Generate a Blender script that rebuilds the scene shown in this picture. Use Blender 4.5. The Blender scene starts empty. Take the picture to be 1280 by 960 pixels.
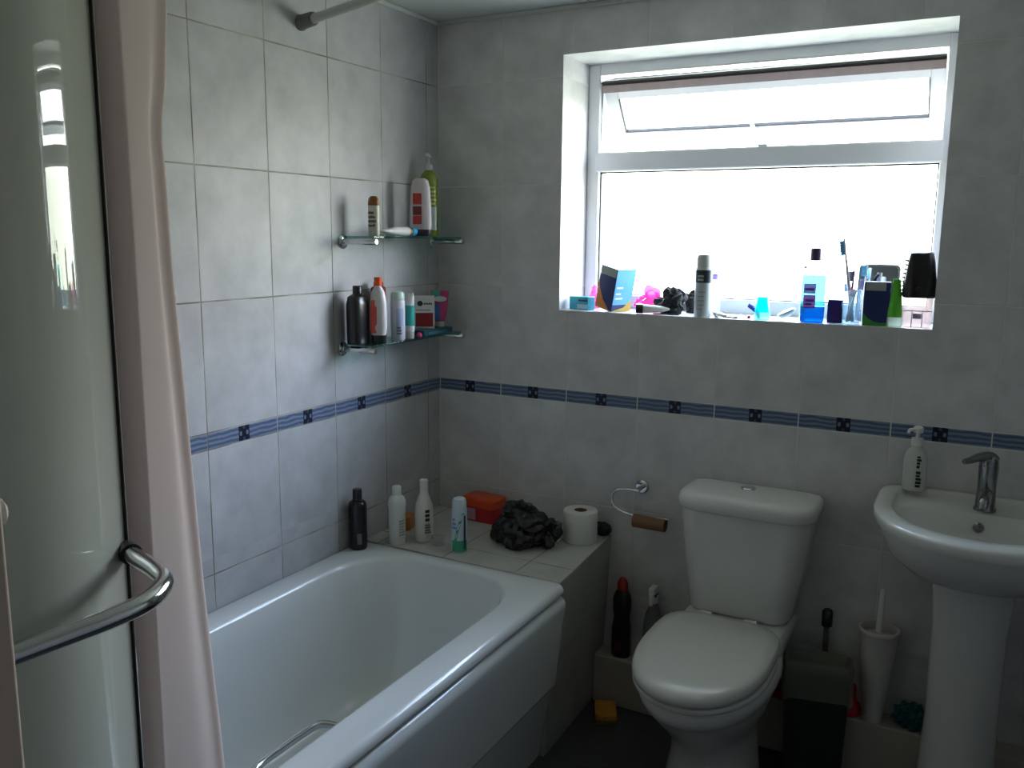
import bpy, bmesh, math, random
from mathutils import Vector, Matrix
random.seed(7)
C = bpy.context.scene
COL = C.collection
PI = math.pi

# ------------------------------------------------------------------ materials
def nd(nt, t, **kw):
    n = nt.nodes.new(t)
    for k, v in kw.items():
        if k.startswith('i_'):
            n.inputs[k[2:].replace('_', ' ')].default_value = v
        else:
            setattr(n, k, v)
    return n
def newmat(name):
    m = bpy.data.materials.new(name); m.use_nodes = True
    nt = m.node_tree; nt.nodes.clear()
    out = nt.nodes.new('ShaderNodeOutputMaterial')
    return m, nt, out
def c4(c): return (c[0], c[1], c[2], 1)
def pmat(name, col, rough=.5, metal=0, var=0, scale=12, bump=0, bscale=60, spec=.5, coat=0):
    m, nt, out = newmat(name)
    b = nd(nt, 'ShaderNodeBsdfPrincipled')
    b.inputs['Base Color'].default_value = c4(col); b.inputs['Roughness'].default_value = rough
    b.inputs['Metallic'].default_value = metal; b.inputs['Specular IOR Level'].default_value = spec
    b.inputs['Coat Weight'].default_value = coat
    if var or bump:
        tc = nd(nt, 'ShaderNodeTexCoord')
    if var:
        n = nd(nt, 'ShaderNodeTexNoise', i_Scale=scale, i_Detail=4.0)
        nt.links.new(tc.outputs['Object'], n.inputs['Vector'])
        mx = nd(nt, 'ShaderNodeMix', data_type='RGBA')
        mx.inputs['A'].default_value = c4([x*(1-var) for x in col]); mx.inputs['B'].default_value = c4([min(1, x*(1+var)) for x in col])
        nt.links.new(n.outputs['Fac'], mx.inputs['Factor']); nt.links.new(mx.outputs['Result'], b.inputs['Base Color'])
    if bump:
        n2 = nd(nt, 'ShaderNodeTexNoise', i_Scale=bscale, i_Detail=3.0)
        nt.links.new(tc.outputs['Object'], n2.inputs['Vector'])
        bp = nd(nt, 'ShaderNodeBump', i_Strength=bump, i_Distance=.01)
        nt.links.new(n2.outputs['Fac'], bp.inputs['Height']); nt.links.new(bp.outputs['Normal'], b.inputs['Normal'])
    nt.links.new(b.outputs[0], out.inputs[0])
    return m
def mth(nt, op, a, b=None, c=None):
    n = nt.nodes.new('ShaderNodeMath'); n.operation = op
    for i, v in enumerate((a, b, c)):
        if v is None: continue
        if isinstance(v, (int, float)): n.inputs[i].default_value = v
        else: nt.links.new(v, n.inputs[i])
    return n.outputs[0]
def glassmat(name, tint=(1, 1, 1), ior=1.45, body=0, bodycol=(1, 1, 1), rough=0.02):
    """thin clear sheet or shell: transparent tint + fresnel gloss, optionally partly milky"""
    m, nt, out = newmat(name)
    tr = nd(nt, 'ShaderNodeBsdfTransparent'); tr.inputs[0].default_value = c4(tint)
    gl = nd(nt, 'ShaderNodeBsdfGlossy'); gl.inputs['Roughness'].default_value = rough
    fr = nd(nt, 'ShaderNodeFresnel'); gg = nd(nt, 'ShaderNodeNewGeometry')
    # thin sheet: the same outside index on both faces
    nt.links.new(mth(nt, 'MULTIPLY_ADD', gg.outputs['Backfacing'], 1/ior - ior, ior), fr.inputs[0])
    base = tr
    if body:
        df = nd(nt, 'ShaderNodeBsdfDiffuse'); df.inputs[0].default_value = c4(bodycol)
        tl = nd(nt, 'ShaderNodeBsdfTranslucent'); tl.inputs[0].default_value = c4(bodycol)
        a = nd(nt, 'ShaderNodeMixShader'); a.inputs[0].default_value = .5
        nt.links.new(df.outputs[0], a.inputs[1]); nt.links.new(tl.outputs[0], a.inputs[2])
        mx = nd(nt, 'ShaderNodeMixShader'); mx.inputs[0].default_value = body
        nt.links.new(tr.outputs[0], mx.inputs[1]); nt.links.new(a.outputs[0], mx.inputs[2]); base = mx
    mm = nd(nt, 'ShaderNodeMixShader')
    nt.links.new(fr.outputs[0], mm.inputs[0]); nt.links.new(base.outputs[0], mm.inputs[1]); nt.links.new(gl.outputs[0], mm.inputs[2])
    nt.links.new(mm.outputs[0], out.inputs[0])
    return m

BT, BB, TW, TH = 1.030, .986, .25, .3333       # border tile top and bottom, tile width and height
def tilemat(name, axis, u0, flat=False, base=(.60, .59, .595), grout=(.58, .56, .48), grout2=None, band=True, sign=1, rough=.36, off=0):
    """wall tiles 250 x 333 with a blue border course; u runs along the wall, v is height (world metres)"""
    m, nt, out = newmat(name)
    geo = nd(nt, 'ShaderNodeNewGeometry'); sp = nd(nt, 'ShaderNodeSeparateXYZ')
    nt.links.new(geo.outputs['Position'], sp.inputs[0])
    u = mth(nt, 'MULTIPLY', sp.outputs[axis], sign); u = mth(nt, 'SUBTRACT', u, u0 - 10*TW)
    v = sp.outputs['Y' if flat else 'Z']
    fu = mth(nt, 'MODULO', u, TW)
    gw = .0018
    du = mth(nt, 'MINIMUM', fu, mth(nt, 'SUBTRACT', TW, fu))
    if flat:
        fv = mth(nt, 'MODULO', mth(nt, 'ADD', v, 10*TH + off), TH)
    else:
        up = mth(nt, 'MODULO', mth(nt, 'SUBTRACT', v, BT - 6*TH), TH)
        dn = mth(nt, 'MODULO', mth(nt, 'SUBTRACT', BB + 6*TH, v), TH)
        isup = mth(nt, 'GREATER_THAN', v, (BT + BB)/2)
        fv = mth(nt, 'ADD', mth(nt, 'MULTIPLY', isup, up), mth(nt, 'MULTIPLY', mth(nt, 'SUBTRACT', 1, isup), dn))
    dv = mth(nt, 'MINIMUM', fv, mth(nt, 'SUBTRACT', TH, fv))
    if not flat and band:
        inb = mth(nt, 'MULTIPLY', mth(nt, 'LESS_THAN', v, BT - .002), mth(nt, 'GREATER_THAN', v, BB + .002))
        dv = mth(nt, 'ADD', dv, mth(nt, 'MULTIPLY', inb, 1.0))
    d = mth(nt, 'MINIMUM', du, dv)
    g = nd(nt, 'ShaderNodeMapRange', interpolation_type='SMOOTHSTEP'); g.inputs['From Min'].default_value = gw*.55; g.inputs['From Max'].default_value = gw*1.35
    nt.links.new(d, g.inputs['Value'])
    # mottled glaze; every tile a little different
    iu = mth(nt, 'FLOOR', mth(nt, 'DIVIDE', u, TW)); iv = mth(nt, 'FLOOR', mth(nt, 'DIVIDE', mth(nt, 'SUBTRACT', v, BT - 6*TH), TH))
    cb = nd(nt, 'ShaderNodeCombineXYZ'); nt.links.new(iu, cb.inputs[0]); nt.links.new(iv, cb.inputs[1])
    wn = nd(nt, 'ShaderNodeTexWhiteNoise', noise_dimensions='3D'); nt.links.new(cb.outputs[0], wn.inputs['Vector'])
    sh = nd(nt, 'ShaderNodeVectorMath', operation='MULTIPLY_ADD'); nt.links.new(wn.outputs['Color'], sh.inputs[0]); sh.inputs[1].default_value = (7, 7, 7)
    nt.links.new(geo.outputs['Position'], sh.inputs[2])
    n1 = nd(nt, 'ShaderNodeTexNoise', i_Scale=9.0, i_Detail=5.0, i_Roughness=.6); nt.links.new(sh.outputs[0], n1.inputs['Vector'])
    cr = nd(nt, 'ShaderNodeMapRange'); cr.inputs['From Min'].default_value = .3; cr.inputs['From Max'].default_value = .7
    nt.links.new(n1.outputs['Fac'], cr.inputs['Value'])
    mx = nd(nt, 'ShaderNodeMix', data_type='RGBA'); nt.links.new(cr.outputs[0], mx.inputs['Factor'])
    mx.inputs['A'].default_value = c4([x*.86 for x in base]); mx.inputs['B'].default_value = c4([x*1.12 for x in base])
    col = mx.outputs['Result']
    if not flat and band:
        # border: blue ripples with a dark square of four pale dots half way along
        rip = nd(nt, 'ShaderNodeTexWave', wave_type='BANDS', bands_direction='Z', i_Scale=24.0, i_Distortion=2.2, i_Detail=2.0)
        rip.inputs['Detail Scale'].default_value = 1.2
        nt.links.new(geo.outputs['Position'], rip.inputs['Vector'])
        bx = nd(nt, 'ShaderNodeMix', data_type='RGBA'); nt.links.new(rip.outputs['Fac'], bx.inputs['Factor'])
        bx.inputs['A'].default_value = (.070, .100, .185, 1); bx.inputs['B'].default_value = (.20, .25, .345, 1)
        cu = mth(nt, 'ABSOLUTE', mth(nt, 'SUBTRACT', fu, TW*.5)); vv = mth(nt, 'ABSOLUTE', mth(nt, 'SUBTRACT', v, (BT+BB)/2))
        sq = mth(nt, 'MULTIPLY', mth(nt, 'LESS_THAN', cu, .019), mth(nt, 'LESS_THAN', vv, .021))
        du1 = mth(nt, 'ABSOLUTE', mth(nt, 'SUBTRACT', cu, .0115)); 
        dots = mth(nt, 'LESS_THAN', mth(nt, 'ADD', mth(nt, 'POWER', du1, 2.0), mth(nt, 'POWER', mth(nt, 'SUBTRACT', vv, .002), 2.0)), .0042**2)
        rim = mth(nt, 'MULTIPLY', mth(nt, 'LESS_THAN', cu, .0035), mth(nt, 'GREATER_THAN', vv, .011))
        lit = mth(nt, 'MAXIMUM', dots, mth(nt, 'MULTIPLY', rim, .35))
        sx = nd(nt, 'ShaderNodeMix', data_type='RGBA'); nt.links.new(lit, sx.inputs['Factor'])
        sx.inputs['A'].default_value = (.010, .014, .035, 1); sx.inputs['B'].default_value = (.17, .20, .25, 1)
        b2 = nd(nt, 'ShaderNodeMix', data_type='RGBA'); nt.links.new(sq, b2.inputs['Factor'])
        nt.links.new(bx.outputs['Result'], b2.inputs['A']); nt.links.new(sx.outputs['Result'], b2.inputs['B'])
        b3 = nd(nt, 'ShaderNodeMix', data_type='RGBA'); nt.links.new(inb, b3.inputs['Factor'])
        nt.links.new(col, b3.inputs['A']); nt.links.new(b2.outputs['Result'], b3.inputs['B'])
        col = b3.outputs['Result']
    gm = nd(nt, 'ShaderNodeMix', data_type='RGBA'); gm.inputs['A'].default_value = c4(grout); gm.inputs['B'].default_value = c4(grout2 or grout)
    gn = nd(nt, 'ShaderNodeTexNoise', i_Scale=6.0, i_Detail=4.0); nt.links.new(geo.outputs['Position'], gn.inputs['Vector'])
    gr = nd(nt, 'ShaderNodeMapRange'); gr.inputs['From Min'].default_value = .42; gr.inputs['From Max'].default_value = .62
    nt.links.new(gn.outputs['Fac'], gr.inputs['Value']); nt.links.new(gr.outputs[0], gm.inputs['Factor'])
    fx = nd(nt, 'ShaderNodeMix', data_type='RGBA'); nt.links.new(g.outputs[0], fx.inputs['Factor'])
    nt.links.new(gm.outputs['Result'], fx.inputs['A']); nt.links.new(col, fx.inputs['B'])
    b = nd(nt, 'ShaderNodeBsdfPrincipled'); nt.links.new(fx.outputs['Result'], b.inputs['Base Color']); b.inputs['Specular IOR Level'].default_value = .20
    rr = nd(nt, 'ShaderNodeMapRange'); rr.inputs['To Min'].default_value = .8; rr.inputs['To Max'].default_value = rough
    nt.links.new(g.outputs[0], rr.inputs['Value']); nt.links.new(rr.outputs[0], b.inputs['Roughness'])
    n3 = nd(nt, 'ShaderNodeTexNoise', i_Scale=14.0, i_Detail=2.0); nt.links.new(sh.outputs[0], n3.inputs['Vector'])
    hh = mth(nt, 'ADD', mth(nt, 'MULTIPLY', g.outputs[0], .0012), mth(nt, 'MULTIPLY', n3.outputs['Fac'], .0012))
    bp = nd(nt, 'ShaderNodeBump', i_Strength=.8, i_Distance=1.0); nt.links.new(hh, bp.inputs['Height'])
    nt.links.new(bp.outputs['Normal'], b.inputs['Normal'])
    nt.links.new(b.outputs[0], out.inputs[0])
    return m

ceramic = pmat('white glazed ceramic', (.66, .66, .64), .12, var=.02, scale=3)
acrylic = pmat('white acrylic', (.66, .68, .68), .14, var=.02, scale=3)
seatplas = pmat('white seat plastic', (.64, .64, .61), .22, var=.02, scale=3)
upvc = pmat('white window plastic', (.80, .81, .84), .3)
chrome = pmat('chrome', (.62, .64, .66), .09, 1)
darkchrome = pmat('darker chrome', (.27, .28, .29), .2, 1)  # chrome with a darker base colour and a rougher finish
rubber = pmat('black rubber', (.012, .012, .013), .6)
brown_gasket = pmat('brown gasket strip', (.25, .19, .18), .6, var=.2, scale=40)
paint = pmat('white ceiling paint', (.62, .64, .62), .7, var=.03, scale=2)
floorm = pmat('dark slate vinyl', (.045, .045, .047), .55, var=.35, scale=7, bump=.1)
cream = pmat('cream shower panel', (.50, .46, .37), .4, var=.06, scale=4)
doorpaint = pmat('pinkish cream door paint', (.74, .60, .52), .45, var=.03, scale=5)
whiteplas = pmat('white plastic', (.72, .72, .70), .35)
greyplas = pmat('grey plastic', (.13, .135, .135), .45)
greyrod = pmat('grey rail coating', (.42, .42, .40), .4)
blackplas = pmat('black plastic', (.012, .012, .013), .28)
blackmatt = pmat('black cloth', (.012, .012, .014), .7, bump=.3, bscale=80)
pane_glass = glassmat('window glass', (.97, .985, .98))
shower_glass = glassmat('shower glass', (.66, .72, .68), 1.62, rough=.012, body=.80, bodycol=(.80, .83, .75))
shelf_glass = glassmat('green edged shelf glass', (.55, .82, .78), 1.5)
def plas(name, col, rough=.35, **k): return pmat(name, col, rough, **k)
navy = plas('navy print', (.012, .030, .14)); orange = plas('orange print', (.60, .20, .03)); ltblue = plas('light blue print', (.12, .42, .75))
ink = plas('black ink', (.02, .02, .025)); red = plas('red print', (.45, .03, .03)); teal = plas('teal print', (.04, .35, .34))
greygreen = plas('grey card', (.34, .36, .33)); greenp = plas('green print', (.06, .30, .04)); pink = plas('hot pink plastic', (.80, .06, .30))
offwhite = plas('off white plastic', (.62, .62, .60)); cardboard = plas('brown cardboard', (.22, .11, .06), .8, var=.15, scale=20)

# ------------------------------------------------------------------ mesh helpers
class MB:
    def __init__(s): s.b = bmesh.new()
    def box(s, x0, x1, y0, y1, z0, z1, M=None):
        v = [s.b.verts.new(p) for p in [(x0,y0,z0),(x1,y0,z0),(x1,y1,z0),(x0,y1,z0),(x0,y0,z1),(x1,y0,z1),(x1,y1,z1),(x0,y1,z1)]]
        for f in ((3,2,1,0),(4,5,6,7),(0,1,5,4),(1,2,6,5),(2,3,7,6),(3,0,4,7)): s.b.faces.new([v[i] for i in f])
        if M is not None:
            for q in v: q.co = M @ q.co
        return s
    def loft(s, rings, cap0=True, cap1=True, closed=True):
        R = [[s.b.verts.new(p) for p in r] for r in rings]; n = len(R[0])
        for a, b in zip(R, R[1:]):
            for i in range(n if closed else n-1):
                j = (i+1) % n
                s.b.faces.new((a[i], a[j], b[j], b[i]))
        if cap0: s.b.faces.new(R[0][::-1])
        if cap1: s.b.faces.new(R[-1])
        return s
    def lathe(s, prof, cx=0, cy=0, n=28, ax='z', M=None, cap0=True, cap1=True, sx=1, sy=1):
        rings = []
        for r, z in prof:
            ring = [Vector((cx + sx*r*math.cos(2*PI*i/n), cy + sy*r*math.sin(2*PI*i/n), z)) for i in range(n)]
            if M is not None: ring = [M @ p for p in ring]
            rings.append(ring)
        return s.loft(rings, cap0, cap1)
    def tube(s, pts, r, n=12, cap=True):
        pts = [Vector(p) for p in pts]; rings = []
        rr = r if isinstance(r, (list, tuple)) else [r]*len(pts)
        t = (pts[1]-pts[0]).normalized(); up = Vector((0,0,1)) if abs(t.z) < .9 else Vector((1,0,0))
        a = t.cross(up).normalized()
        for i, p in enumerate(pts):
            t = (pts[min(i+1, len(pts)-1)] - pts[max(i-1, 0)]).normalized()
            a = (a - t*a.dot(t)).normalized(); b = t.cross(a)
            rings.append([p + rr[i]*(a*math.cos(2*PI*k/n) + b*math.sin(2*PI*k/n)) for k in range(n)])
        return s.loft(rings, cap, cap)
    def prism(s, poly, axis, a, b):
        """poly of 2D points extruded along axis from a to b"""
        def P(u, v, w): return {'x': (w, u, v), 'y': (u, w, v), 'z': (u, v, w)}[axis]
        return s.loft([[P(u, v, a) for u, v in poly], [P(u, v, b) for u, v in poly]])
    def patch(s, r, a0, a1, z0, z1, n=8, cx=0, cy=0, t=.0006, sx=1, sy=1, rt=None):
        """label wrapped on a cylinder or cone"""
        rt = rt or r
        for k in range(n):
            A = [a0 + (a1-a0)*(k+q)/n for q in (0, 1)]
            def P(rad, ang, z): return (cx + sx*rad*math.cos(ang), cy + sy*rad*math.sin(ang), z)
            p = [P(r+t, A[0], z0), P(r+t, A[1], z0), P(rt+t, A[1], z1), P(rt+t, A[0], z1)]
            s.b.faces.new([s.b.verts.new(q) for q in p])
        return s
    def build(s, name, mat, parent=None, bevel=0, seg=2, smooth=40, sub=0, loc=None, mats=None, thick=0):
        bmesh.ops.remove_doubles(s.b, verts=s.b.verts, dist=1e-6)
        bmesh.ops.recalc_face_normals(s.b, faces=s.b.faces)
        me = bpy.data.meshes.new(name); s.b.to_mesh(me); s.b.free()
        for mm in (mats or [mat]): me.materials.append(mm)
        o = bpy.data.objects.new(name, me); COL.objects.link(o)
        if smooth:
            for p in me.polygons: p.use_smooth = True
            me.set_sharp_from_angle(angle=math.radians(smooth))
        if thick:
            q = o.modifiers.new('t', 'SOLIDIFY'); q.thickness = thick; q.offset = 0
        if bevel:
            q = o.modifiers.new('b', 'BEVEL'); q.width = bevel; q.segments = seg; q.limit_method = 'ANGLE'; q.angle_limit = math.radians(35)
            q.harden_normals = False
        if sub:
            q = o.modifiers.new('s', 'SUBSURF'); q.levels = sub; q.render_levels = sub
        if parent: o.parent = parent
        if loc: o.location = loc
        return o
def thing(name, label, cat, loc=(0, 0, 0), rz=0, group=None, rot=None):
    o = bpy.data.objects.new(name, None); COL.objects.link(o); o.empty_display_size = .05
    o.location = loc; o.rotation_euler = rot or (0, 0, rz); o['label'] = label; o['category'] = cat
    if group: o['group'] = group
    return o
def tag(o, label, cat, group=None):
    o['label'] = label; o['category'] = cat
    if group: o['group'] = group
    return o
def struct(o, label=None):
    o['kind'] = 'structure'
    if label: o['label'] = label
    return o
def rrect(x0, x1, y0, y1, r, z, k=8, ex=1.0):
    """rounded rectangle ring; r may be a list for corners (x1y1, x0y1, x0y0, x1y0)"""
    R = r if isinstance(r, (list, tuple)) else [r]*4
    out = []
    for (cx, cy, a0, q) in ((x1, y1, 0, R[0]), (x0, y1, PI/2, R[1]), (x0, y0, PI, R[2]), (x1, y0, 1.5*PI, R[3])):
        sx = -1 if cx == x1 else 1; sy = -1 if cy == y1 else 1
        for i in range(k+1):
            a = a0 + PI/2*i/k
            out.append((cx + sx*q + q*math.cos(a), cy + sy*q + q*math.sin(a), z))
    return out
def superell(cx, cy, hx, hyf, hyb, z, n=48, ef=2.2, eb=2.2):
    """egg/superellipse ring: front (-y) half depth hyf, back half depth hyb"""
    out = []
    for i in range(n):
        a = 2*PI*i/n; c, s_ = math.cos(a), math.sin(a); e = eb if s_ > 0 else ef
        out.append((cx + hx*math.copysign(abs(c)**(2/e), c), cy + (hyb if s_ > 0 else hyf)*math.copysign(abs(s_)**(2/e), s_), z))
    return out
def smoothpath(pts, n=6):
    P = [Vector(p) for p in pts]; out = []
    for i in range(len(P)-1):
        p0, p1, p2, p3 = P[max(i-1, 0)], P[i], P[i+1], P[min(i+2, len(P)-1)]
        for k in range(n):
            t = k/n
            out.append(.5*((2*p1) + (p2-p0)*t + (2*p0-5*p1+4*p2-p3)*t*t + (3*p1-p0-3*p2+p3)*t**3))
    return out + [P[-1]]
def lumps(name, mat, parent, rad, seed, sq=(1, 1, 1), amp=.35, sub=3, loc=(0, 0, 0), flatz=None, freq=3.2):
    """crumpled sack-like mass"""
    from mathutils import noise
    b = MB(); bmesh.ops.create_icosphere(b.b, subdivisions=sub+1, radius=1)
    off = Vector((seed*3.1, seed*1.7, seed*.9))
    for v in b.b.verts:
        d = v.co.normalized(); q = d*freq*.34 + off
        q = q + .35*Vector((noise.noise(q*1.3), noise.noise(q*1.3 + Vector((5, 2, 1))), noise.noise(q*1.3 + Vector((1, 7, 3)))))
        cr_ = (1 - abs(noise.noise(q*1.15 + Vector((3, 1, 4)))))**9
        k = 1 + amp*(1.1*noise.noise(q*1.1) + .55*abs(noise.noise(q*2.3)) - .28*cr_)
        v.co = Vector((d.x*sq[0], d.y*sq[1], d.z*sq[2]))*rad*k
        if flatz is not None and v.co.z < flatz: v.co.z = flatz + (v.co.z-flatz)*.02
    return b.build(name, mat, parent, smooth=30, loc=loc)
def glyphs(b, r, a0, a1, z0, z1, rows, seed, cx=0, cy=0, sx=1, sy=1, fill=.75, rt=None):
    """rows of tiny illegible letter strokes wrapped round a container"""
    rnd = random.Random(seed); h = (z1-z0)/rows
    for i in range(rows):
        a = a0; zz = z1 - (i+1)*h; e = a0 + (a1-a0)*rnd.uniform(.65, 1)
        while a < e:
            w = rnd.uniform(.05, .12)*(a1-a0)
            b.patch(r, a, a + w*.7, zz + h*.18, zz + h*(.18 + fill*rnd.uniform(.6, .8)), n=1, cx=cx, cy=cy, sx=sx, sy=sy, t=.0009)
            a += w
    return b

# ------------------------------------------------------------------ the room
W_L, W_B = 'wall_left', 'wall_back'
RX, NY, CZ = 2.30, -3.15, 2.24
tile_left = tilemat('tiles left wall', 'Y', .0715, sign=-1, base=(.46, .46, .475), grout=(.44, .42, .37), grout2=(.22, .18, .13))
tile_back = tilemat('tiles back wall', 'X', .254, grout=(.68, .68, .64))
tile_plain = tilemat('tiles plain', 'X', .254, band=True)
tile_side = tilemat('tiles side walls', 'Y', .0715, sign=-1, base=(.42, .42, .42))
tile_reveal_lit = tilemat('reveal tiles lit', 'Y', -.02, sign=1, band=False, base=(.70, .72, .70), grout=(.62, .62, .58))  # same wall tiles, lighter base: strong window light put into the colour
WX0, WX1, WZ0, WZ1, WD = .472, 1.587, 1.293, 2.096, .30
struct(MB().box(-.12, 0, NY-.1, .3, 0, CZ).build('wall_left', tile_left, smooth=0))
bw = MB()
bw.box(0, WX0, 0, WD, 0, CZ); bw.box(WX1, RX+.12, 0, WD, 0, CZ); bw.box(WX0, WX1, 0, WD, 0, WZ0); bw.box(WX0, WX1, 0, WD, WZ1, CZ)
for f in bw.b.faces:
    f.normal_update()
    c = f.calc_center_median()
    inside = WX0-.001 <= c.x <= WX1+.001 and WZ0-.001 <= c.z <= WZ1+.001 and abs(f.normal.y) < .5
    f.material_index = 1 if inside else 0
struct(bw.build('wall_back', None, smooth=0, mats=[tile_back, tile_reveal_lit]))
struct(MB().box(RX, RX+.12, NY-.1, 0, 0, CZ).build('wall_right', tile_side, smooth=0))
wf = MB()
wf.box(0, .96, NY-.1, NY, 0, CZ); wf.box(1.76, RX, NY-.1, NY, 0, CZ); wf.box(.96, 1.76, NY-.1, NY, 2.0, CZ)
struct(wf.build('wall_front', tile_plain, smooth=0))
hallp = pmat('unseen hall dark', (.10, .085, .07), .7)
hb = MB(); hb.box(.30, .36, -4.3, NY-.1, 0, CZ); hb.box(2.3, 2.36, -4.3, NY-.1, 0, CZ); hb.box(.36, 2.3, -4.36, -4.3, 0, CZ)  # unseen hall added behind the doorway: blocks sky light, dark to cut bounce
struct(hb.build('wall_hall_unseen', hallp, smooth=0))
struct(MB().box(-.12, RX+.12, -4.36, .3, -.1, 0).build('floor', floorm, smooth=0))
struct(MB().box(-.12, RX+.12, -4.36, .3, CZ, CZ+.1).build('ceiling', paint, smooth=0))
cv = MB()
cv.box(0, .012, NY, -.012, CZ-.014, CZ); cv.box(0, RX, -.012, 0, CZ-.014, CZ)
struct(cv.build('trim_3', paint, bevel=.004))
# tiled ledge at the tap-less end of the bath
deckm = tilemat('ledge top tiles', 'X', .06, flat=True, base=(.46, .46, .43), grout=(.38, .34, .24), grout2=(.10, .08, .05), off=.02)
dk = MB()
p0 = [(0, -.452), (.712, -.462), (.680, 0), (0, 0)]; p1 = [(0, -.452), (.668, -.46), (.655, 0), (0, 0)]
dk.loft([[(x, y, 0) for x, y in p1], [(x, y, .558) for x, y in p0]])
for f in dk.b.faces:
    f.normal_update(); f.material_index = 1 if f.normal.z > .5 else 0
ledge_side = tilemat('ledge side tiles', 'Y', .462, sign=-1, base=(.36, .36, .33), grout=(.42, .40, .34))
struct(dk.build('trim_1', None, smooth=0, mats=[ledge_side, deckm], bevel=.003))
pipebox = pmat('boxing paint', (.42, .38, .33), .5, var=.08, scale=6)
struct(MB().box(.662, RX, -.085, 0, 0, .165).build('trim_2', pipebox, smooth=0, bevel=.004))
# partition between bath and shower
struct(MB().box(0, .66, -1.885, -1.862, 0, CZ).build('wall_partition', cream, smooth=0))

# ------------------------------------------------------------------ window
win = thing('window_1', 'white framed window over the sill with open top vent', 'window', (0, 0, 0)); win['kind'] = 'structure'
FY0, FY1 = .20, .265
fr = MB()
fr.box(WX0, WX0+.042, FY0, FY1, WZ0, WZ1); fr.box(WX1-.030, WX1, FY0, FY1, WZ0, WZ1)
fr.box(WX0+.042, WX1-.030, FY0, FY1, WZ0, WZ0+.044); fr.box(WX0+.042, WX1-.030, FY0, FY1, WZ1-.035, WZ1)
fr.build('frame', upvc, win, bevel=.004)
MB().box(WX0+.03, WX1-.02, FY0-.004, FY1, 1.748, 1.812).build('transom', upvc, win, bevel=.006)
MB().box(WX0+.035, WX1-.022, .232, .238, WZ0+.04, 1.75).build('lower_pane', pane_glass, win, smooth=0)
bd = MB()
for a in ((WX0+.042, WX0+.046, 1.337, 1.748), (WX1-.034, WX1-.030, 1.337, 1.748)): bd.box(a[0], a[1], .218, .232, a[2], a[3])
bd.box(WX0+.042, WX1-.030, .218, .232, 1.744, 1.748); bd.box(WX0+.042, WX1-.030, .218, .232, 1.337, 1.340)
bd.build('glazing_gasket', rubber, win, smooth=0)
# top hung vent pushed open at the bottom
TH_ = math.radians(36)
SX0, SX1, SH = WX0+.047, WX1-.034, .220
Ms = Matrix.Translation((0, .203, 2.036)) @ Matrix.Rotation(TH_, 4, 'X')
sa = MB(); GX0, GX1, GZ1, GZ0 = .565, 1.513, -.062, -.186
for bx in ((SX0, GX0, 0, .030, -SH, 0), (GX1, SX1, 0, .030, -SH, 0), (GX0, GX1, 0, .030, GZ1, 0), (GX0, GX1, 0, .030, -SH, GZ0)): sa.box(*bx, M=Ms)
sash = sa.build('vent_sash', upvc, win, bevel=.003)
MB().box(GX0-.005, GX1+.005, .014, .018, GZ0-.005, GZ1+.005, M=Ms).build('vent_pane', pane_glass, sash, smooth=0)
g = MB()
for bx in ((GX0, GX0+.004, -.001, .013, GZ0, GZ1), (GX1-.004, GX1, -.001, .013, GZ0, GZ1), (GX0, GX1, -.001, .013, GZ0, GZ0+.004)): g.box(*bx, M=Ms)
g.build('vent_gasket', rubber, sash, smooth=0)
g = MB(); g.box(SX0, SX1, -.012, -.001, -.030, -.004, M=Ms); g.build('hinge_strip', brown_gasket, sash, smooth=0)
g = MB(); g.box(SX0, SX1, -.010, .004, .0005, .0045, M=Ms); g.build('hinge_seal', rubber, sash, smooth=0)
h = MB(); h.box(1.005, 1.021, -.022, 0, -.222, -.190, M=Ms); h.tube([Ms @ Vector((1.013, -.018, -.205)), Ms @ Vector((1.008, -.03, -.18)), Ms @ Vector((1.003, -.033, -.135))], [.006, .007, .006], 8)
h.build('vent_handle', upvc, sash, bevel=.002)
h = MB(); h.box(1.045, 1.075, .190, .204, 1.812, 1.818); h.build('latch_keep', upvc, win, bevel=.002)
# stays at the left of the vent
MB().box(SX0-.006, SX0-.002, .21, .222, 1.83, 2.03, M=None).build('stay_arm', darkchrome, win, bevel=.001)

# ------------------------------------------------------------------ bath
bath = thing('bathtub', 'white bathtub against the left tiled wall', 'bathtub', (0, -1.15, 0))
yo = 1.15
BY0, BY1 = -1.855, -.462
t = MB()
rings = [rrect(.004, .716, BY0, BY1, .012, .530), rrect(.004, .727, BY0, BY1, .012, .534), rrect(.004, .728, BY0, BY1, .014, .545), rrect(.004, .722, BY0+.006, BY1, .02, .556), rrect(.012, .712, BY0+.012, BY1-.008, .03, .559),
         rrect(.070, .642, -1.77, -.496, [.21, .21, .16, .16], .559), rrect(.078, .634, -1.76, -.503, [.205, .205, .16, .16], .556), rrect(.086, .627, -1.75, -.510, [.20, .20, .15, .15], .545),
         rrect(.095, .618, -1.74, -.520, [.20, .20, .15, .15], .50), rrect(.110, .602, -1.72, -.545, [.19, .19, .15, .15], .36), rrect(.125, .588, -1.70, -.575, [.18, .18, .14, .14], .23),
         rrect(.145, .57, -1.67, -.605, [.17, .17, .13, .13], .175), rrect(.18, .535, -1.62, -.65, [.15, .15, .12, .12], .152), rrect(.25, .46, -1.5, -.75, [.09, .09, .08, .08], .148)]
rings = [[(x, y+yo, z) for x, y, z in r] for r in rings]
t.loft(rings, cap0=False).build('tub', acrylic, bath, smooth=50)
prof = [(.690, .524), (.712, .521), (.724, .515), (.731, .503), (.731, .488), (.722, .44), (.702, .245), (.693, .236), (.688, .222), (.650, .0), (.63, 0), (.63, .524)]
MB().prism(prof, 'y', BY0+yo, BY1-.002+yo).build('front_panel', acrylic, bath, smooth=35)
gp = MB()
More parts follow.
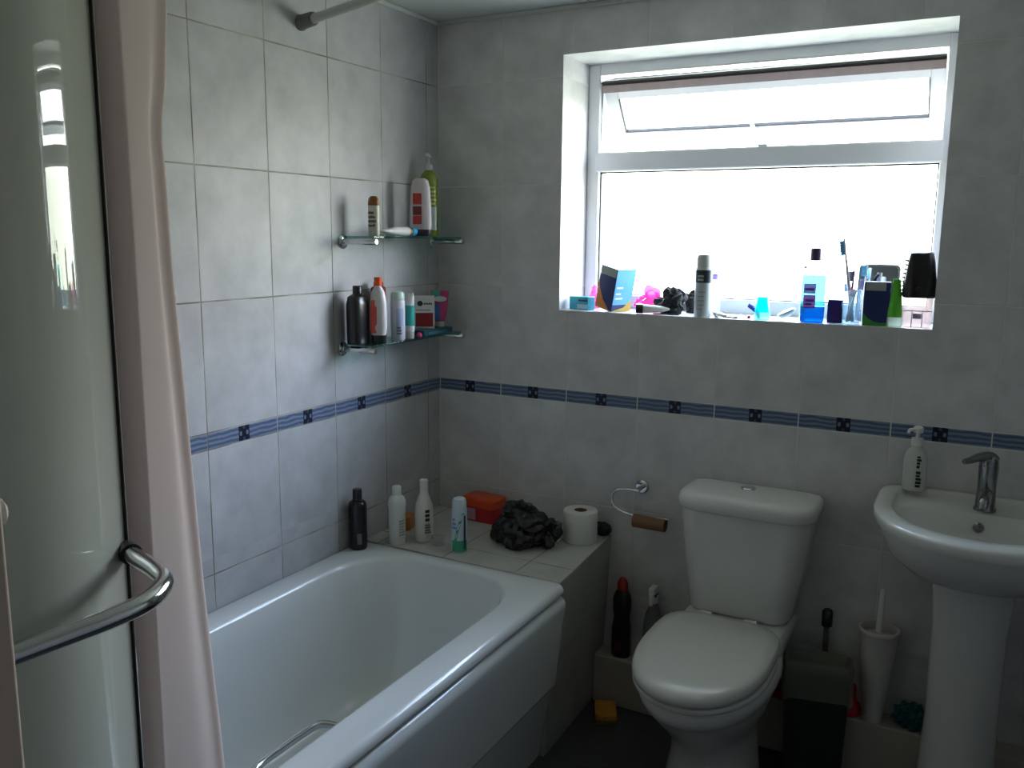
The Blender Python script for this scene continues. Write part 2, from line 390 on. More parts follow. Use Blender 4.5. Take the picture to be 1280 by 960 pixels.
gp.tube(smoothpath([(.622, -1.318+yo, .525), (.606, -1.322+yo, .531), (.585, -1.337+yo, .536), (.578, -1.36+yo, .537), (.576, -1.44+yo, .537), (.577, -1.50+yo, .537), (.586, -1.525+yo, .536), (.606, -1.537+yo, .531), (.622, -1.541+yo, .525)]), .0085, 12)
gp.build('grip_handle', chrome, bath)
for yy in (-1.318, -1.541): MB().tube([(.628, yy+yo, .523), (.616, yy+yo, .527)], [.016, .014], 14).build('grip_flange', darkchrome, bath)

# ------------------------------------------------------------------ shower enclosure (curved glass, near left)
sh = thing('shower_enclosure', 'curved glass shower enclosure at the near left with chrome bar handle', 'shower', (.485, -2.185, 0))
SR = .42
def arc(r, a0, a1, n, z): return [(r*math.cos(math.radians(a0 + (a1-a0)*i/n)), r*math.sin(math.radians(a0 + (a1-a0)*i/n)), z) for i in range(n+1)]
def arcwall(b, r0, r1, a0, a1, z0, z1, n=40):
    o0, o1, i0, i1 = arc(r1, a0, a1, n, z0), arc(r1, a0, a1, n, z1), arc(r0, a0, a1, n, z0), arc(r0, a0, a1, n, z1)
    return b.loft([[o0[k], o1[k], i1[k], i0[k]] for k in range(n+1)])
GR, GC, GF = .20, (.667-.485, -2.104+2.185), 40
def gpath(off, z, a_end=.098, y_end=-.42):
    """plan of the glass: flat side, rounded corner, short flat run to the seal"""
    pts = [(GC[0]+GR+off, y_end, z)]
    for i in range(31):
        a = math.radians(GF*i/30); pts.append((GC[0]+(GR+off)*math.cos(a), GC[1]+(GR+off)*math.sin(a), z))
    a = math.radians(GF); pts.append((pts[-1][0]-a_end*math.sin(a), pts[-1][1]+a_end*math.cos(a), z))
    return pts
def gwall(o, z0, z1, a_end=.098):
    A, B_, C_, D_ = gpath(o, z0, a_end), gpath(o, z1, a_end), gpath(-o, z0, a_end), gpath(-o, z1, a_end)
    return MB().loft([[A[k], B_[k], D_[k], C_[k]] for k in range(len(A))])
gwall(.003, .10, 2.02).build('glass_door', shower_glass, sh, smooth=30)
ge = gpath(0, 0)[-1]
MB().box(-.006, .006, 0, .006, .10, 2.02, M=Matrix.Translation((ge[0], ge[1], 0)) @ Matrix.Rotation(math.radians(GF), 4, 'Z')).build('edge_seal', rubber, sh, smooth=0)
gwall(.012, 2.02, 2.05).build('top_rail', chrome, sh, smooth=30)
tr = [(-.48, .27, 0), (.19, .27, 0)] + gpath(.02, 0, .05, -.445)[::-1] + [(-.48, -.445, 0)]
MB().loft([[(x, y, 0) for x, y, z in tr], [(x, y, .10) for x, y, z in tr]]).build('shower_tray', acrylic, sh, bevel=.01)
HZ = 1.14
hp = [(.785-.485, -1.912+2.185, HZ-.01), (.835-.485, -1.938+2.185, HZ), (.905-.485, -1.968+2.185, HZ+.008), (.945-.485, -1.992+2.185, HZ+.010), (.968-.485, -2.030+2.185, HZ+.010), (.972-.485, -2.075+2.185, HZ+.010), (.964-.485, -2.16+2.185, HZ+.010), (.952-.485, -2.27+2.185, HZ+.010), (.93-.485, -2.39+2.185, HZ+.008), (.90-.485, -2.42+2.185, HZ), (.86-.485, -2.41+2.185, HZ)]
bar = MB().tube(smoothpath(hp), .0108, 16).build('bar_handle', chrome, sh)
MB().tube([(.770-.485, -1.905+2.185, HZ-.012), (.800-.485, -1.920+2.185, HZ-.007)], .0135, 16).build('handle_washer', rubber, bar)

# curtain rail and curtain
rail = thing('curtain_rail', 'grey shower curtain rail fixed to the left wall near the ceiling', 'curtain rail', (0, -.68, 2.1))
MB().tube(smoothpath([(.02, -.005, 0), (.18, -.055, .002), (.33, -.105, .004), (.52, -.19, .006), (.66, -.32, .008), (.735, -.52, .008), (.757, -.8, .008), (.757, -1.175, .008)]), .0125, 14).build('rod', greyrod, rail)
MB().tube([(0, 0, 0), (.004, -.001, 0), (.006, -.002, 0), (.062, -.019, .001), (.066, -.020, .001)], [.021, .0215, .0195, .0185, .0165], 20).build('wall_socket', greyplas, rail)
cm, nt, out = newmat('curtain fabric')
df = nd(nt, 'ShaderNodeBsdfDiffuse'); df.inputs[0].default_value = (.88, .79, .75, 1)
tl = nd(nt, 'ShaderNodeBsdfTranslucent'); tl.inputs[0].default_value = (.90, .83, .82, 1)
ms = nd(nt, 'ShaderNodeMixShader'); ms.inputs[0].default_value = .5
nt.links.new(df.outputs[0], ms.inputs[1]); nt.links.new(tl.outputs[0], ms.inputs[2]); nt.links.new(ms.outputs[0], out.inputs[0])
ek = [(2.10, -1.775), (1.83, -1.772), (1.72, -1.782), (1.669, -1.792), (1.597, -1.789), (1.48, -1.786), (1.327, -1.777), (1.015, -1.760), (.749, -1.740), (.40, -1.722), (.20, -1.715)]
def yedge(z):
    for (z0, y0), (z1, y1) in zip(ek, ek[1:]):
        if z1 <= z <= z0: return y0 + (y1-y0)*(z0-z)/(z0-z1)
    return ek[-1][1]
cu = MB(); NU, NV = 64, 60; rows = []
for j in range(NV+1):
    z = 2.095 - (2.095-.20)*j/NV; ye = yedge(z); row = []
    plan = smoothpath([(.736, ye-.012, z), (.740, ye-.002, z), (.745, ye-.010, z), (.749, ye-.026, z), (.756, ye*.5-1.862*.5, z), (.764, -1.860, z), (.763, -1.873, z), (.744, -1.884, z)], 8)
    for i, p in enumerate(plan):
        s_ = i/(len(plan)-1); ph = 9.5*s_ + .9*math.sin(1.7*z)
        fold = .0022*math.sin(ph)*min(1, s_*4)*min(1, (1-s_)*5) + .0005*math.sin(23*s_ + 2*z)
        row.append((p.x + .005 + fold, p.y, z))
    rows.append(row)
cu.loft(rows, False, False, closed=False)
tag(cu.build('shower_curtain', cm, smooth=80, thick=.0015), 'pale pinkish white shower curtain bunched beside the bath', 'curtain')

# open door, near left
dr = thing('door_1', 'pinkish cream room door standing open at the near left', 'door', (1.192, -2.318, 0)); dr['kind'] = 'structure'
dv = Vector((.98-1.2, -3.10+2.312, 0)); ang = math.atan2(dv.y, dv.x); L = dv.length
Md = Matrix.Rotation(ang, 4, 'Z')
MB().box(0, L, -.0, .036, .006, 1.98, M=Md).build('door_leaf', doorpaint, dr, bevel=.002)
k = MB(); k.tube([Md @ Vector((.0, .018, 1.367)), Md @ Vector((-.002, .018, 1.367)), Md @ Vector((-.005, .018, 1.367)), Md @ Vector((-.007, .018, 1.367))], [.006, .008, .008, .004], 12)
k.build('bolt_knob', whiteplas, dr)

# ------------------------------------------------------------------ toilet
wc = thing('toilet', 'white close coupled toilet against the back wall', 'toilet', (1.145, -.40, 0))
wx, wy = 1.145, -.40
def T(r): return [(x-wx, y-wy, z) for x, y, z in r]
pan = MB()
def egg(cx, hx, yb, yf, z, ef=2.1, eb=3.2, split=.45):
    cy = yb + (yf-yb)*split
    return superell(cx, cy, hx, cy-yf, yb-cy, z, 56, ef, eb)
pcx = 1.128
secs = [egg(pcx, .125, -.10, -.50, 0, 2.3, 2.2), egg(pcx, .122, -.10, -.495, .03, 2.3, 2.2), egg(pcx, .112, -.10, -.47, .10, 2.3, 2.2), egg(pcx, .112, -.10, -.475, .165, 2.3, 2.2),
        egg(pcx, .128, -.08, -.53, .215, 2.2, 2.2), egg(pcx, .150, -.07, -.585, .265, 2.1, 2.1), egg(pcx, .163, -.07, -.638, .312, 2.1, 2.1), egg(pcx, .167, -.07, -.65, .330, 2.1, 2.1), egg(pcx, .176, -.07, -.667, .340, 2.1, 2.1), egg(pcx, .180, -.06, -.675, .362, 2.1, 2.1), egg(pcx, .176, -.06, -.672, .382, 2.1, 2.1), egg(pcx, .165, -.07, -.662, .390, 2.1, 2.1)]
pan.loft([T(r) for r in secs])
pan.loft([T(r) for r in (rrect(1.06, 1.22, -.30, -.02, .05, .15), rrect(1.02, 1.26, -.31, -.012, .06, .30), rrect(.995, 1.292, -.30, -.008, .05, .38), rrect(.992, 1.296, -.29, -.008, .05, .428), rrect(1.0, 1.288, -.28, -.012, .045, .438))])
pan.build('pan', ceramic, wc, smooth=45)
st = MB(); st.loft([T(r) for r in (egg(pcx, .172, -.215, -.688, .391), egg(pcx, .176, -.21, -.694, .396), egg(pcx, .176, -.21, -.694, .405), egg(pcx, .172, -.215, -.689, .409))])
st.build('seat', seatplas, wc, smooth=50)
ld = MB()
ld.loft([T(r) for r in (egg(pcx, .167, -.205, -.690, .410, 2.15, 4), egg(pcx, .173, -.20, -.702, .416, 2.15, 4), egg(pcx, .175, -.198, -.706, .430, 2.15, 4), egg(pcx, .172, -.20, -.701, .441, 2.15, 4), egg(pcx, .168, -.21, -.685, .449, 2.15, 4), egg(pcx, .14, -.235, -.64, .4525, 2.15, 4), egg(pcx, .08, -.30, -.53, .455, 2.15, 3))])
ld.build('seat_lid', seatplas, wc, smooth=60)
for xx in (1.065, 1.195): MB().tube([(xx-.018-wx, -.205-wy, .442), (xx+.018-wx, -.205-wy, .442)], .011, 12).build('hinge', seatplas, wc)
cs = MB()
cs.loft([T(r) for r in (rrect(1.005, 1.285, -.185, -.012, [.03, .03, .05, .05], .442), rrect(.994, 1.296, -.197, -.008, [.03, .03, .06, .06], .455), rrect(.978, 1.318, -.203, -.006, [.03, .03, .06, .06], .60), rrect(.962, 1.334, -.206, -.005, [.03, .03, .06, .06], .735), rrect(.962, 1.334, -.206, -.005, [.03, .03, .06, .06], .752))])
cs.build('cistern', ceramic, wc, smooth=45)
cl = MB()
cl.loft([T(r) for r in (rrect(.954, 1.344, -.214, -.004, [.03, .03, .075, .075], .753), rrect(.950, 1.348, -.219, -.003, [.035, .035, .08, .08], .758), rrect(.950, 1.348, -.219, -.003, [.035, .035, .08, .08], .778), rrect(.954, 1.344, -.214, -.005, [.035, .035, .078, .078], .791), rrect(.964, 1.334, -.203, -.012, [.03, .03, .07, .07], .799), rrect(.985, 1.313, -.18, -.03, [.03, .03, .06, .06], .803))])
cl.build('cistern_lid', ceramic, wc, smooth=60)
MB().lathe([(.0215, .800), (.0215, .806), (.019, .808), (.0, .8085)], 1.139-wx, -.082-wy, 24).build('flush_button', chrome, wc, smooth=30)

# ------------------------------------------------------------------ basin on pedestal
bs = thing('washbasin', 'white pedestal washbasin on the right with single chrome tap', 'washbasin', (1.745, -.2, 0))
bx_, by_ = 1.745, -.2
def TB(r): return [(x-bx_, y-by_, z) for x, y, z in r]
def dsh(hx, yb, yf, z, ef=2.15, eb=7, cy=-.17, cx=1.745): return superell(cx, cy, hx, cy-yf, yb-cy, z, 72, ef, eb)
rg = [dsh(.088, -.06, -.26, .675, 2.3, 4, -.15), dsh(.125, -.045, -.315, .69, 2.2, 4), dsh(.175, -.03, -.385, .715, 2.2, 5), dsh(.215, -.015, -.435, .755, 2.2, 6), dsh(.233, -.008, -.468, .80, 2.15, 7), dsh(.239, -.006, -.477, .825, 2.15, 7),
      dsh(.248, -.005, -.488, .829), dsh(.250, -.004, -.490, .836), dsh(.250, -.004, -.490, .848), dsh(.248, -.004, -.487, .854), dsh(.242, -.006, -.478, .857), dsh(.232, -.010, -.462, .859),
      dsh(.212, -.030, -.425, .857, 2.15, 5), dsh(.206, -.034, -.417, .853, 2.15, 5), dsh(.203, -.036, -.413, .846, 2.15, 5), dsh(.200, -.045, -.408, .842, 2.15, 4),
      dsh(.192, -.128, -.402, .838, 2.15, 3.2, -.22), dsh(.186, -.136, -.396, .825, 2.15, 3, -.22), dsh(.172, -.146, -.380, .79, 2.15, 2.6, -.23), dsh(.140, -.165, -.345, .745, 2.1, 2.3, -.24), dsh(.08, -.20, -.30, .722, 2, 2, -.25), dsh(.022, -.235, -.275, .718, 2, 2, -.255)]
MB().loft([TB(r) for r in rg]).build('bowl', ceramic, bs, smooth=50)
pr = [dsh(.112, -.07, -.30, 0, 2.4, 3, -.16), dsh(.108, -.07, -.29, .03, 2.4, 3, -.16), dsh(.092, -.075, -.265, .12, 2.4, 3, -.16), dsh(.086, -.075, -.255, .30, 2.4, 3, -.16), dsh(.088, -.075, -.26, .55, 2.4, 3, -.16), dsh(.098, -.07, -.28, .69, 2.4, 3, -.16)]
pr = [[(x, min(y, -.088), z) for x, y, z in r] if r[0][2] < .2 else r for r in pr]
MB().loft([TB(r) for r in pr]).build('pedestal', ceramic, bs, smooth=50)
Mo = Matrix.Translation((1.742-bx_, -.1435-by_, .805)) @ Matrix.Rotation(math.radians(72), 4, 'X')
MB().lathe([(.013, -.004), (.0135, .003), (.009, .005), (.0085, .001), (0, .0)], n=20, M=Mo, cap1=False).build('overflow_ring', darkchrome, bs)
MB().lathe([(.022, .719), (.022, .722), (.015, .7235), (0, .7235)], 0, -.255-by_, 20, cap1=False).build('waste', chrome, bs)
tp = MB()
tp.lathe([(.027, .840), (.027, .846), (.024, .850), (.022, .90), (.0225, .925), (.0235, .955), (.021, .968), (.012, .974), (0, .976)], 1.752-bx_, -.092-by_, 24, cap1=False)
tp.tube(smoothpath([(1.752-bx_, -.10-by_, .885), (1.75-bx_, -.15-by_, .893), (1.748-bx_, -.20-by_, .888), (1.747-bx_, -.213-by_, .872)]), [.016]*7+[.014]*7+[.012]*5, 16)
tap = tp.build('tap', darkchrome, bs, smooth=50)
lv = MB(); lv.loft([superell(0, 0, *q) for q in ((.022, .022, .022, 0), (.0225, .0225, .0225, .010), (.018, .018, .018, .018))])
for v in lv.b.verts: v.co += Vector((1.752-bx_, -.092-by_, .962))
lp = smoothpath([(1.762-bx_, -.090-by_, .972), (1.752-bx_, -.094-by_, .983), (1.730-bx_, -.112-by_, .983), (1.708-bx_, -.132-by_, .976), (1.694-bx_, -.146-by_, .974)])
lv.tube(lp, [.016 - .010*i/(len(lp)-1) for i in range(len(lp))], 12)
lv.build('lever', darkchrome, tap, smooth=50)

# ------------------------------------------------------------------ glass shelves on the left wall
def shelf(z, ya, yb, label):
    r = thing('glass_shelf', label, 'shelf', (0, (ya+yb)/2, z), 0, 'glass shelves on the left wall'); ym = (ya+yb)/2
    for y in (ya-ym, yb-ym):
        a = MB().tube([(.004, y, -.009), (.124, y, -.009), (.127, y, -.009)], [.0095, .0095, .007], 16).build('support_arm', chrome, r)
        MB().tube([(0, y, -.009), (.004, y, -.009), (.007, y, -.009), (.009, y, -.009)], [.022, .022, .019, .012], 20).build('rosette', chrome, a)
    MB().box(.006, .118, ya-ym+.0, yb-ym-.0, .001, .007).build('glass_plate', shelf_glass, r, bevel=.001)
    return z + .007
ZU = shelf(1.521, -.522, -.040, 'upper glass shelf on chrome arms on the left wall')
ZL = shelf(1.199, -.534, -.040, 'lower glass shelf on chrome arms, crowded with bottles')

def bottle(name, label, cat, loc, prof, mat, rz=0, sx=1, sy=1, capprof=None, capmat=None, n=28, capname='cap', group=None):
    r = thing(name, label, cat, loc, rz, group)
    MB().lathe(prof, n=n, sx=sx, sy=sy).build('body', mat, r, smooth=50)
    if capprof: MB().lathe(capprof, n=n, sx=sx if capname == 'cap_wide' else 1, sy=sy if capname == 'cap_wide' else 1).build('cap', capmat, r, smooth=40)
    return r
FA = -1.05      # direction on a round label that faces into the room (towards the viewer side)
# upper shelf
zu = ZU + .0005
r = thing('lotion_bottle', 'small white bottle with brown domed cap on the upper shelf', 'bottle', (.072, -.462, zu))
MB().lathe([(.0165, 0), (.0185, .006), (.0185, .088), (.0183, .090)], sx=1, sy=.75).build('body', plas('cream bottle', (.55, .50, .42)), r)
MB().lathe([(.0185, .0905), (.0185, .100), (.016, .111), (.010, .117), (0, .1185)], sx=1, sy=.75, cap1=False).build('cap', plas('brown cap', (.20, .075, .015)), r)
glyphs(MB(), .0185, -2.3, -.6, .025, .075, 4, 3, sy=.75).build('label_print', ink, r, smooth=0)
r = thing('cream_tube', 'white cream tube lying on the upper shelf, bright blue cap', 'tube', (.075, -.35, zu+.0145))
Mt = Matrix.Rotation(-PI/2, 4, 'X')
MB().loft([[Mt @ Vector(p) for p in superell(0, 0, a, b, b, z, 20, 2, 2)] for a, b, z in ((.019, .002, -.085), (.018, .008, -.05), (.0145, .0135, .0), (.0145, .0145, .055))]).build('body', offwhite, r)
MB().lathe([(.011, .055), (.011, .072)], n=20, M=Mt).build('neck', plas('copper print', (.40, .20, .09)), r)
MB().lathe([(.0135, .072), (.0135, .100), (.010, .112), (0, .115)], n=20, M=Mt, cap1=False).build('cap', plas('bright blue cap', (.03, .30, .55)), r)
r = thing('conditioner_bottle', 'white and pink flat bottle in front of the green pump bottle', 'bottle', (.088, -.238, zu), .42)
MB().loft([superell(0, 0, a, b, b, z, 28, 2.6, 2.6) for a, b, z in ((.034, .015, .022), (.036, .017, .035), (.034, .017, .10), (.030, .016, .155), (.025, .013, .175), (.014, .009, .182))]).build('body', plas('pinkish white bottle', (.56, .50, .54)), r, smooth=50)
MB().loft([superell(0, 0, a, b, b, z, 28, 2.6, 2.6) for a, b, z in ((.031, .0145, 0), (.033, .016, .004), (.033, .016, .021))]).build('cap', plas('dark plum cap', (.03, .02, .05)), r)
MB().box(-.022, .006, -.0182, -.0172, .10, .135).build('label_block', red, r, smooth=0)
MB().box(-.022, .006, -.0186, -.0174, .038, .065).build('label_block', red, r, smooth=0)
b = MB(); b.box(-.022, .006, -.0184, -.0173, .067, .094); b.build('label_block', plas('maroon print', (.16, .01, .03)), r, smooth=0)
r = thing('pump_bottle', 'tall olive green pump bottle in the corner of the upper shelf', 'bottle', (.055, -.142, zu))
MB().lathe([(.031, 0), (.034, .005), (.034, .165), (.032, .185), (.022, .205), (.012, .213), (.012, .218)], sx=.95, sy=.85).build('body', plas('olive green plastic', (.16, .22, .02), .25), r, smooth=50)
MB().lathe([(.014, .214), (.014, .232), (.006, .234), (.005, .256), (.010, .257), (.010, .266), (0, .268)], n=20, cap1=False).tube([(0, 0, .262), (.015, -.036, .262), (.017, -.040, .255)], [.006, .005, .004], 10).build('pump', plas('pale grey pump', (.45, .48, .46)), r)
MB().patch(.034, -1.5, -.1, .02, .095, sx=.95, sy=.85).build('label', plas('pale label', (.36, .42, .40)), r, smooth=0)
glyphs(MB(), .034, -1.1, -.2, .10, .165, 5, 9, sx=.95, sy=.85).build('label_print', plas('yellow print', (.55, .55, .15)), r, smooth=0)

# lower shelf
zl = ZL + .0005
r = thing('shampoo_bottle', 'black shampoo bottle at the near end of the lower shelf', 'bottle', (.050, -.520, zl))
MB().loft([superell(0, 0, a, b, b, z, 28, 2.8, 2.8) for a, b, z in ((.024, .034, 0), (.026, .036, .005), (.026, .037, .12), (.022, .032, .142), (.013, .018, .150))]).build('body', blackplas, r, smooth=50)
MB().lathe([(.014, .1505), (.014, .172), (.012, .175)], n=20).build('cap', blackplas, r)
r = thing('shower_gel', 'red and white bottle with orange cap on the lower shelf', 'bottle', (.094, -.476, zl), .50)
MB().loft([superell(0, 0, a, b, b, z, 28, 2.6, 2.6) for a, b, z in ((.022, .016, .026), (.026, .018, .05), (.025, .018, .12), (.020, .015, .155), (.011, .010, .170), (.009, .009, .174))]).build('body', plas('white translucent bottle', (.60, .58, .58)), r, smooth=50)
MB().loft([superell(0, 0, a, b, b, z, 28, 2.6, 2.6) for a, b, z in ((.021, .015, 0), (.022, .016, .005), (.022, .016, .0255))]).build('base_cup', blackplas, r)
b = MB(); b.loft([[(x0, -yy, z), (x1, -yy+.0015, z)] for x0, x1, yy, z in ((-.021, .009, .0172, .032), (-.0215, .010, .0188, .06), (-.021, .010, .0188, .11), (-.018, .008, .0172, .132))], False, False, closed=False); b.build('label', plas('coral red print', (.62, .07, .06)), r, smooth=0)
MB().lathe([(.0095, .1745), (.0115, .178), (.0125, .200)], n=16).build('cap', plas('orange red cap', (.75, .10, .015)), r)
r = thing('shower_gel', 'dark red bottle behind the orange capped bottle', 'bottle', (.036, -.398, zl))
MB().loft([superell(0, 0, a, b, b, z, 28, 3, 3) for a, b, z in ((.016, .024, 0), (.018, .026, .004), (.018, .026, .155), (.017, .025, .163), (.013, .020, .167))]).build('body', plas('dark red plastic', (.20, .008, .010), .3), r, smooth=50)
MB().lathe([(.015, .1675), (.015, .180), (.012, .183)], n=18).build('cap', plas('dark red cap', (.25, .01, .012)), r)
r = thing('deodorant_bottle', 'white bottle with pale green top on the lower shelf', 'bottle', (.092, -.374, zl))
MB().lathe([(.020, 0), (.0225, .004), (.0225, .118), (.021, .126)]).build('body', plas('lilac white plastic', (.55, .55, .60)), r, smooth=50)
MB().lathe([(.0215, .127), (.0215, .142), (.018, .150), (.008, .153), (0, .1535)], cap1=False).build('cap', plas('pale green cap', (.42, .56, .48)), r)
MB().patch(.0225, -1.2, -.1, .045, .10).build('label', plas('pale blue print', (.34, .42, .58)), r, smooth=0)
glyphs(MB(), .0226, -1.15, -.35, .018, .045, 3, 21, fill=.9).build('label_print', navy, r, smooth=0)
r = thing('toothpaste_tube', 'slim teal and white tube standing on its cap, lower shelf', 'tube', (.092, -.312, zl))
MB().loft([superell(0, 0, a, b, b, z, 24, 2, 2) for a, b, z in ((.0165, .0165, .022), (.0165, .0165, .030), (.0165, .0165, .040))]).build('collar', offwhite, r)
MB().loft([superell(0, 0, a, b, b, z, 24, 2, 2) for a, b, z in ((.0165, .0165, .0405), (.0165, .016, .105))]).build('body', plas('teal tube', (.03, .33, .30)), r)
MB().loft([superell(0, 0, a, b, b, z, 24, 2, 2) for a, b, z in ((.0165, .016, .1055), (.0170, .012, .130), (.0175, .003, .145))]).build('crimp', offwhite, r)
MB().lathe([(.0145, 0), (.0150, .002), (.0150, .0215)], n=20).build('cap', plas('pearl cap', (.50, .48, .44)), r)
tb_ = thing('medicine_box', 'dark teal carton lying flat at the corner end of the lower shelf', 'box', (.068, -.170, zl))
MB().box(-.042, .042, -.085, .085, 0, .019).build('carton', plas('dark teal card', (.012, .075, .11)), tb_, bevel=.001)
MB().box(.0421, .0426, -.06, .05, .003, .012).build('label', plas('teal card print', (.05, .17, .22)), tb_, smooth=0)
r = thing('medicine_box', 'white carton with dark red lower half on the lower shelf', 'box', (.066, -.190, zl+.0195), .62)
MB().box(-.034, .034, -.010, .010, 0, .108).build('carton', plas('white card', (.60, .58, .53)), r, bevel=.0008)
MB().box(-.029, .029, -.0106, -.010, .006, .052).build('label', plas('dark red card', (.22, .012, .014)), r, smooth=0)
MB().lathe([(.009, 0), (.009, .0006)], n=20, M=Matrix.Translation((-.014, -.010, .083)) @ Matrix.Rotation(PI/2, 4, 'X')).build('emblem', ink, r, smooth=0)
b = MB()
for i in range(5): b.box(-.002+i*.006, .002+i*.006, -.0106, -.010, .079, .084 + (i % 2)*.002)
b.box(-.028, .02, -.0106, -.010, .060, .062); b.build('label_print', ink, r, smooth=0)
r = thing('toothpaste_tube', 'pink, blue and green tube standing on its cap by the wall corner', 'tube', (.078, -.113, zl+.0195), .62)
MB().loft([superell(0, 0, a, b, b, z, 24, 2, 2) for a, b, z in ((.017, .014, .018), (.021, .014, .03), (.027, .010, .08), (.030, .003, .112), (.030, .0015, .122))]).build('body', plas('magenta tube', (.42, .04, .16)), r)
MB().lathe([(.014, 0), (.0145, .002), (.014, .0175)], n=20).build('cap', plas('mint white cap', (.50, .62, .50)), r)
b = MB(); b.loft([[(x0, -y, z), (x1, -y, z)] for x0, x1, y, z in ((-.019, -.001, .0135, .022), (-.021, -.001, .0142, .035), (-.025, -.003, .0115, .076))], False, False, False); b.build('label', plas('blue tube print', (.03, .14, .40)), r, smooth=0)
b = MB(); b.lathe([(.022, 0), (.022, .0008), (.019, .0012)], n=28, sy=.42, M=Matrix.Translation((0, -.0085, .094)) @ Matrix.Rotation(PI/2-.13, 4, 'X')); b.build('emblem', plas('pale oval', (.45, .55, .55)), r, smooth=0)
b = MB(); b.box(-.028, .0, -.0065, -.0050, .104, .121); b.build('label', plas('green tube print', (.05, .34, .26)), r, smooth=0)
r = lumps('bath_pearl', plas('hot pink', (.55, .02, .14)), None, .0085, 4, amp=.12, loc=(.112, -.285, zl+.008)); tag(r, 'small hot pink bead at the front edge of the lower shelf', 'bead')

# ------------------------------------------------------------------ things on the bath ledge
zd = .5585
r = thing('shampoo_bottle', 'black bottle on the bath corner, leftmost of the ledge bottles', 'bottle', (.038, -.525, .5597))
MB().lathe([(.026, 0), (.0285, .004), (.0285, .140), (.026, .150), (.017, .156)]).build('body', plas('black shampoo', (.010, .010, .014), .22), r, smooth=45)
MB().lathe([(.0145, .1565), (.0145, .190), (.013, .192)], n=22).build('cap', blackplas, r)
b = MB(); b.patch(.0285, -1.0, -.5, .02, .055, n=3); b.build('label', plas('grey label', (.13, .13, .15)), r, smooth=0)
r = thing('lotion_bottle', 'white bottle with waisted neck beside the black bottle', 'bottle', (.116, -.425, zd))
MB().lathe([(.024, 0), (.0265, .004), (.0265, .115), (.0285, .125), (.0285, .138), (.024, .152), (.014, .160)]).build('body', offwhite, r, smooth=35)
MB().lathe([(.0145, .1605), (.0145, .186), (.012, .189)], n=22).build('cap', offwhite, r)
glyphs(MB(), .0266, -.7, .15, .03, .085, 6, 33).build('label_print', plas('grey print', (.25, .24, .22)), r, smooth=0)
r = thing('lotion_bottle', 'white bottle with sloping shoulders and black upright lettering', 'bottle', (.172, -.355, zd))
MB().lathe([(.027, 0), (.0295, .004), (.0295, .105), (.027, .122), (.018, .145), (.013, .158), (.013, .164)]).build('body', plas('cream white plastic', (.62, .60, .55)), r, smooth=45)
MB().lathe([(.0125, .1645), (.0135, .168), (.0135, .200), (.011, .202)], n=22).build('cap', offwhite, r)
b = MB()
for i, z in enumerate((.098, .084, .070)):
    b.patch(.0295, -.85, -.35, z, z+.010, n=3); 
glyphs(b, .0295, -.9, -.2, .028, .062, 4, 41, fill=.9); b.build('label_print', ink, r, smooth=0)
r = thing('aerosol_can', 'pale blue and green aerosol can near the middle of the ledge', 'spray can', (.325, -.385, zd))
MB().lathe([(.023, 0), (.0245, .002), (.0245, .135), (.023, .142)]).build('body', plas('white blue can', (.48, .56, .62), .3), r, smooth=45)
MB().lathe([(.0225, .1425), (.0225, .160), (.019, .170), (.010, .174), (0, .175)], cap1=False).build('cap', plas('pale blue cap', (.50, .58, .62)), r)
b = MB(); b.patch(.0245, -2.1, .2, .004, .040, n=12); b.loft([[(.0252*math.cos(a), .0252*math.sin(a), z0), (.0252*math.cos(a+.35), .0252*math.sin(a+.35), z0)] for a, z0 in ((-1.7, .04), (-1.45, .07), (-1.1, .10), (-.7, .128))], False, False, False)
b.build('label', plas('green can print', (.04, .30, .17)), r, smooth=0)
b = MB(); b.patch(.0248, -.45, -.15, .01, .12, n=2); b.build('label', navy, r, smooth=0)
glyphs(MB(), .0246, -2.0, -1.35, .075, .115, 3, 14).build('label_print', plas('blue ink', (.08, .16, .45)), r, smooth=0)
r = thing('storage_tub', 'orange lidded red tub in the back corner of the ledge', 'tub', (.232, -.075, zd), -.08)
MB().loft([rrect(-.060, .060, -.038, .038, .012, 0), rrect(-.064, .064, -.042, .042, .014, .052)]).build('tub', plas('red plastic tub', (.45, .012, .018)), r)
MB().loft([rrect(-.068, .068, -.045, .045, .014, .0525), rrect(-.068, .068, -.045, .045, .014, .078), rrect(-.062, .062, -.04, .04, .012, .083)]).build('lid', plas('orange red lid', (.62, .06, .012)), r)
b = MB(); b.box(-.046, -.006, -.0445, -.0405, .006, .046); b.build('label', plas('pink label', (.42, .22, .30)), r, smooth=0)
r = thing('soap_bar', 'small orange soap bar behind the white bottles', 'soap', (.058, -.290, zd), .3)
MB().loft([rrect(-.018, .018, -.03, .03, .012, 0), rrect(-.02, .02, -.032, .032, .013, .012), rrect(-.017, .017, -.029, .029, .012, .045)]).build('bar', plas('orange soap', (.45, .14, .03)), r)
r = thing('plastic_cup', 'small clear cup standing beside the aerosol can', 'cup', (.236, -.372, zd))
MB().lathe([(.020, 0), (.0205, .001), (.022, .028), (.021, .028), (.0195, .002), (0, .002)], cap1=False).build('cup', glassmat('milky clear plastic', (.9, .9, .9), body=.25, bodycol=(.7, .7, .68)), r)
r = thing('plastic_bag', 'crumpled black plastic bag on the ledge beside the toilet roll', 'bag', (.462, -.235, zd))
blk = pmat('black bag film', (.006, .006, .007), .30, bump=.6, bscale=22)
lumps('bag', blk, r, .084, 3, (1.06, .88, .82), .30, 4, (0, 0, .050), -.0495, 4.5)
lumps('knot', blk, r, .028, 8, (1.5, 1.0, .85), .7, 3, (-.002, .0, .118), None, 4)
lumps('loose_corner', blk, r, .034, 5, (1, .9, 1.1), .8, 3, (.086, .02, .050), None, 4)
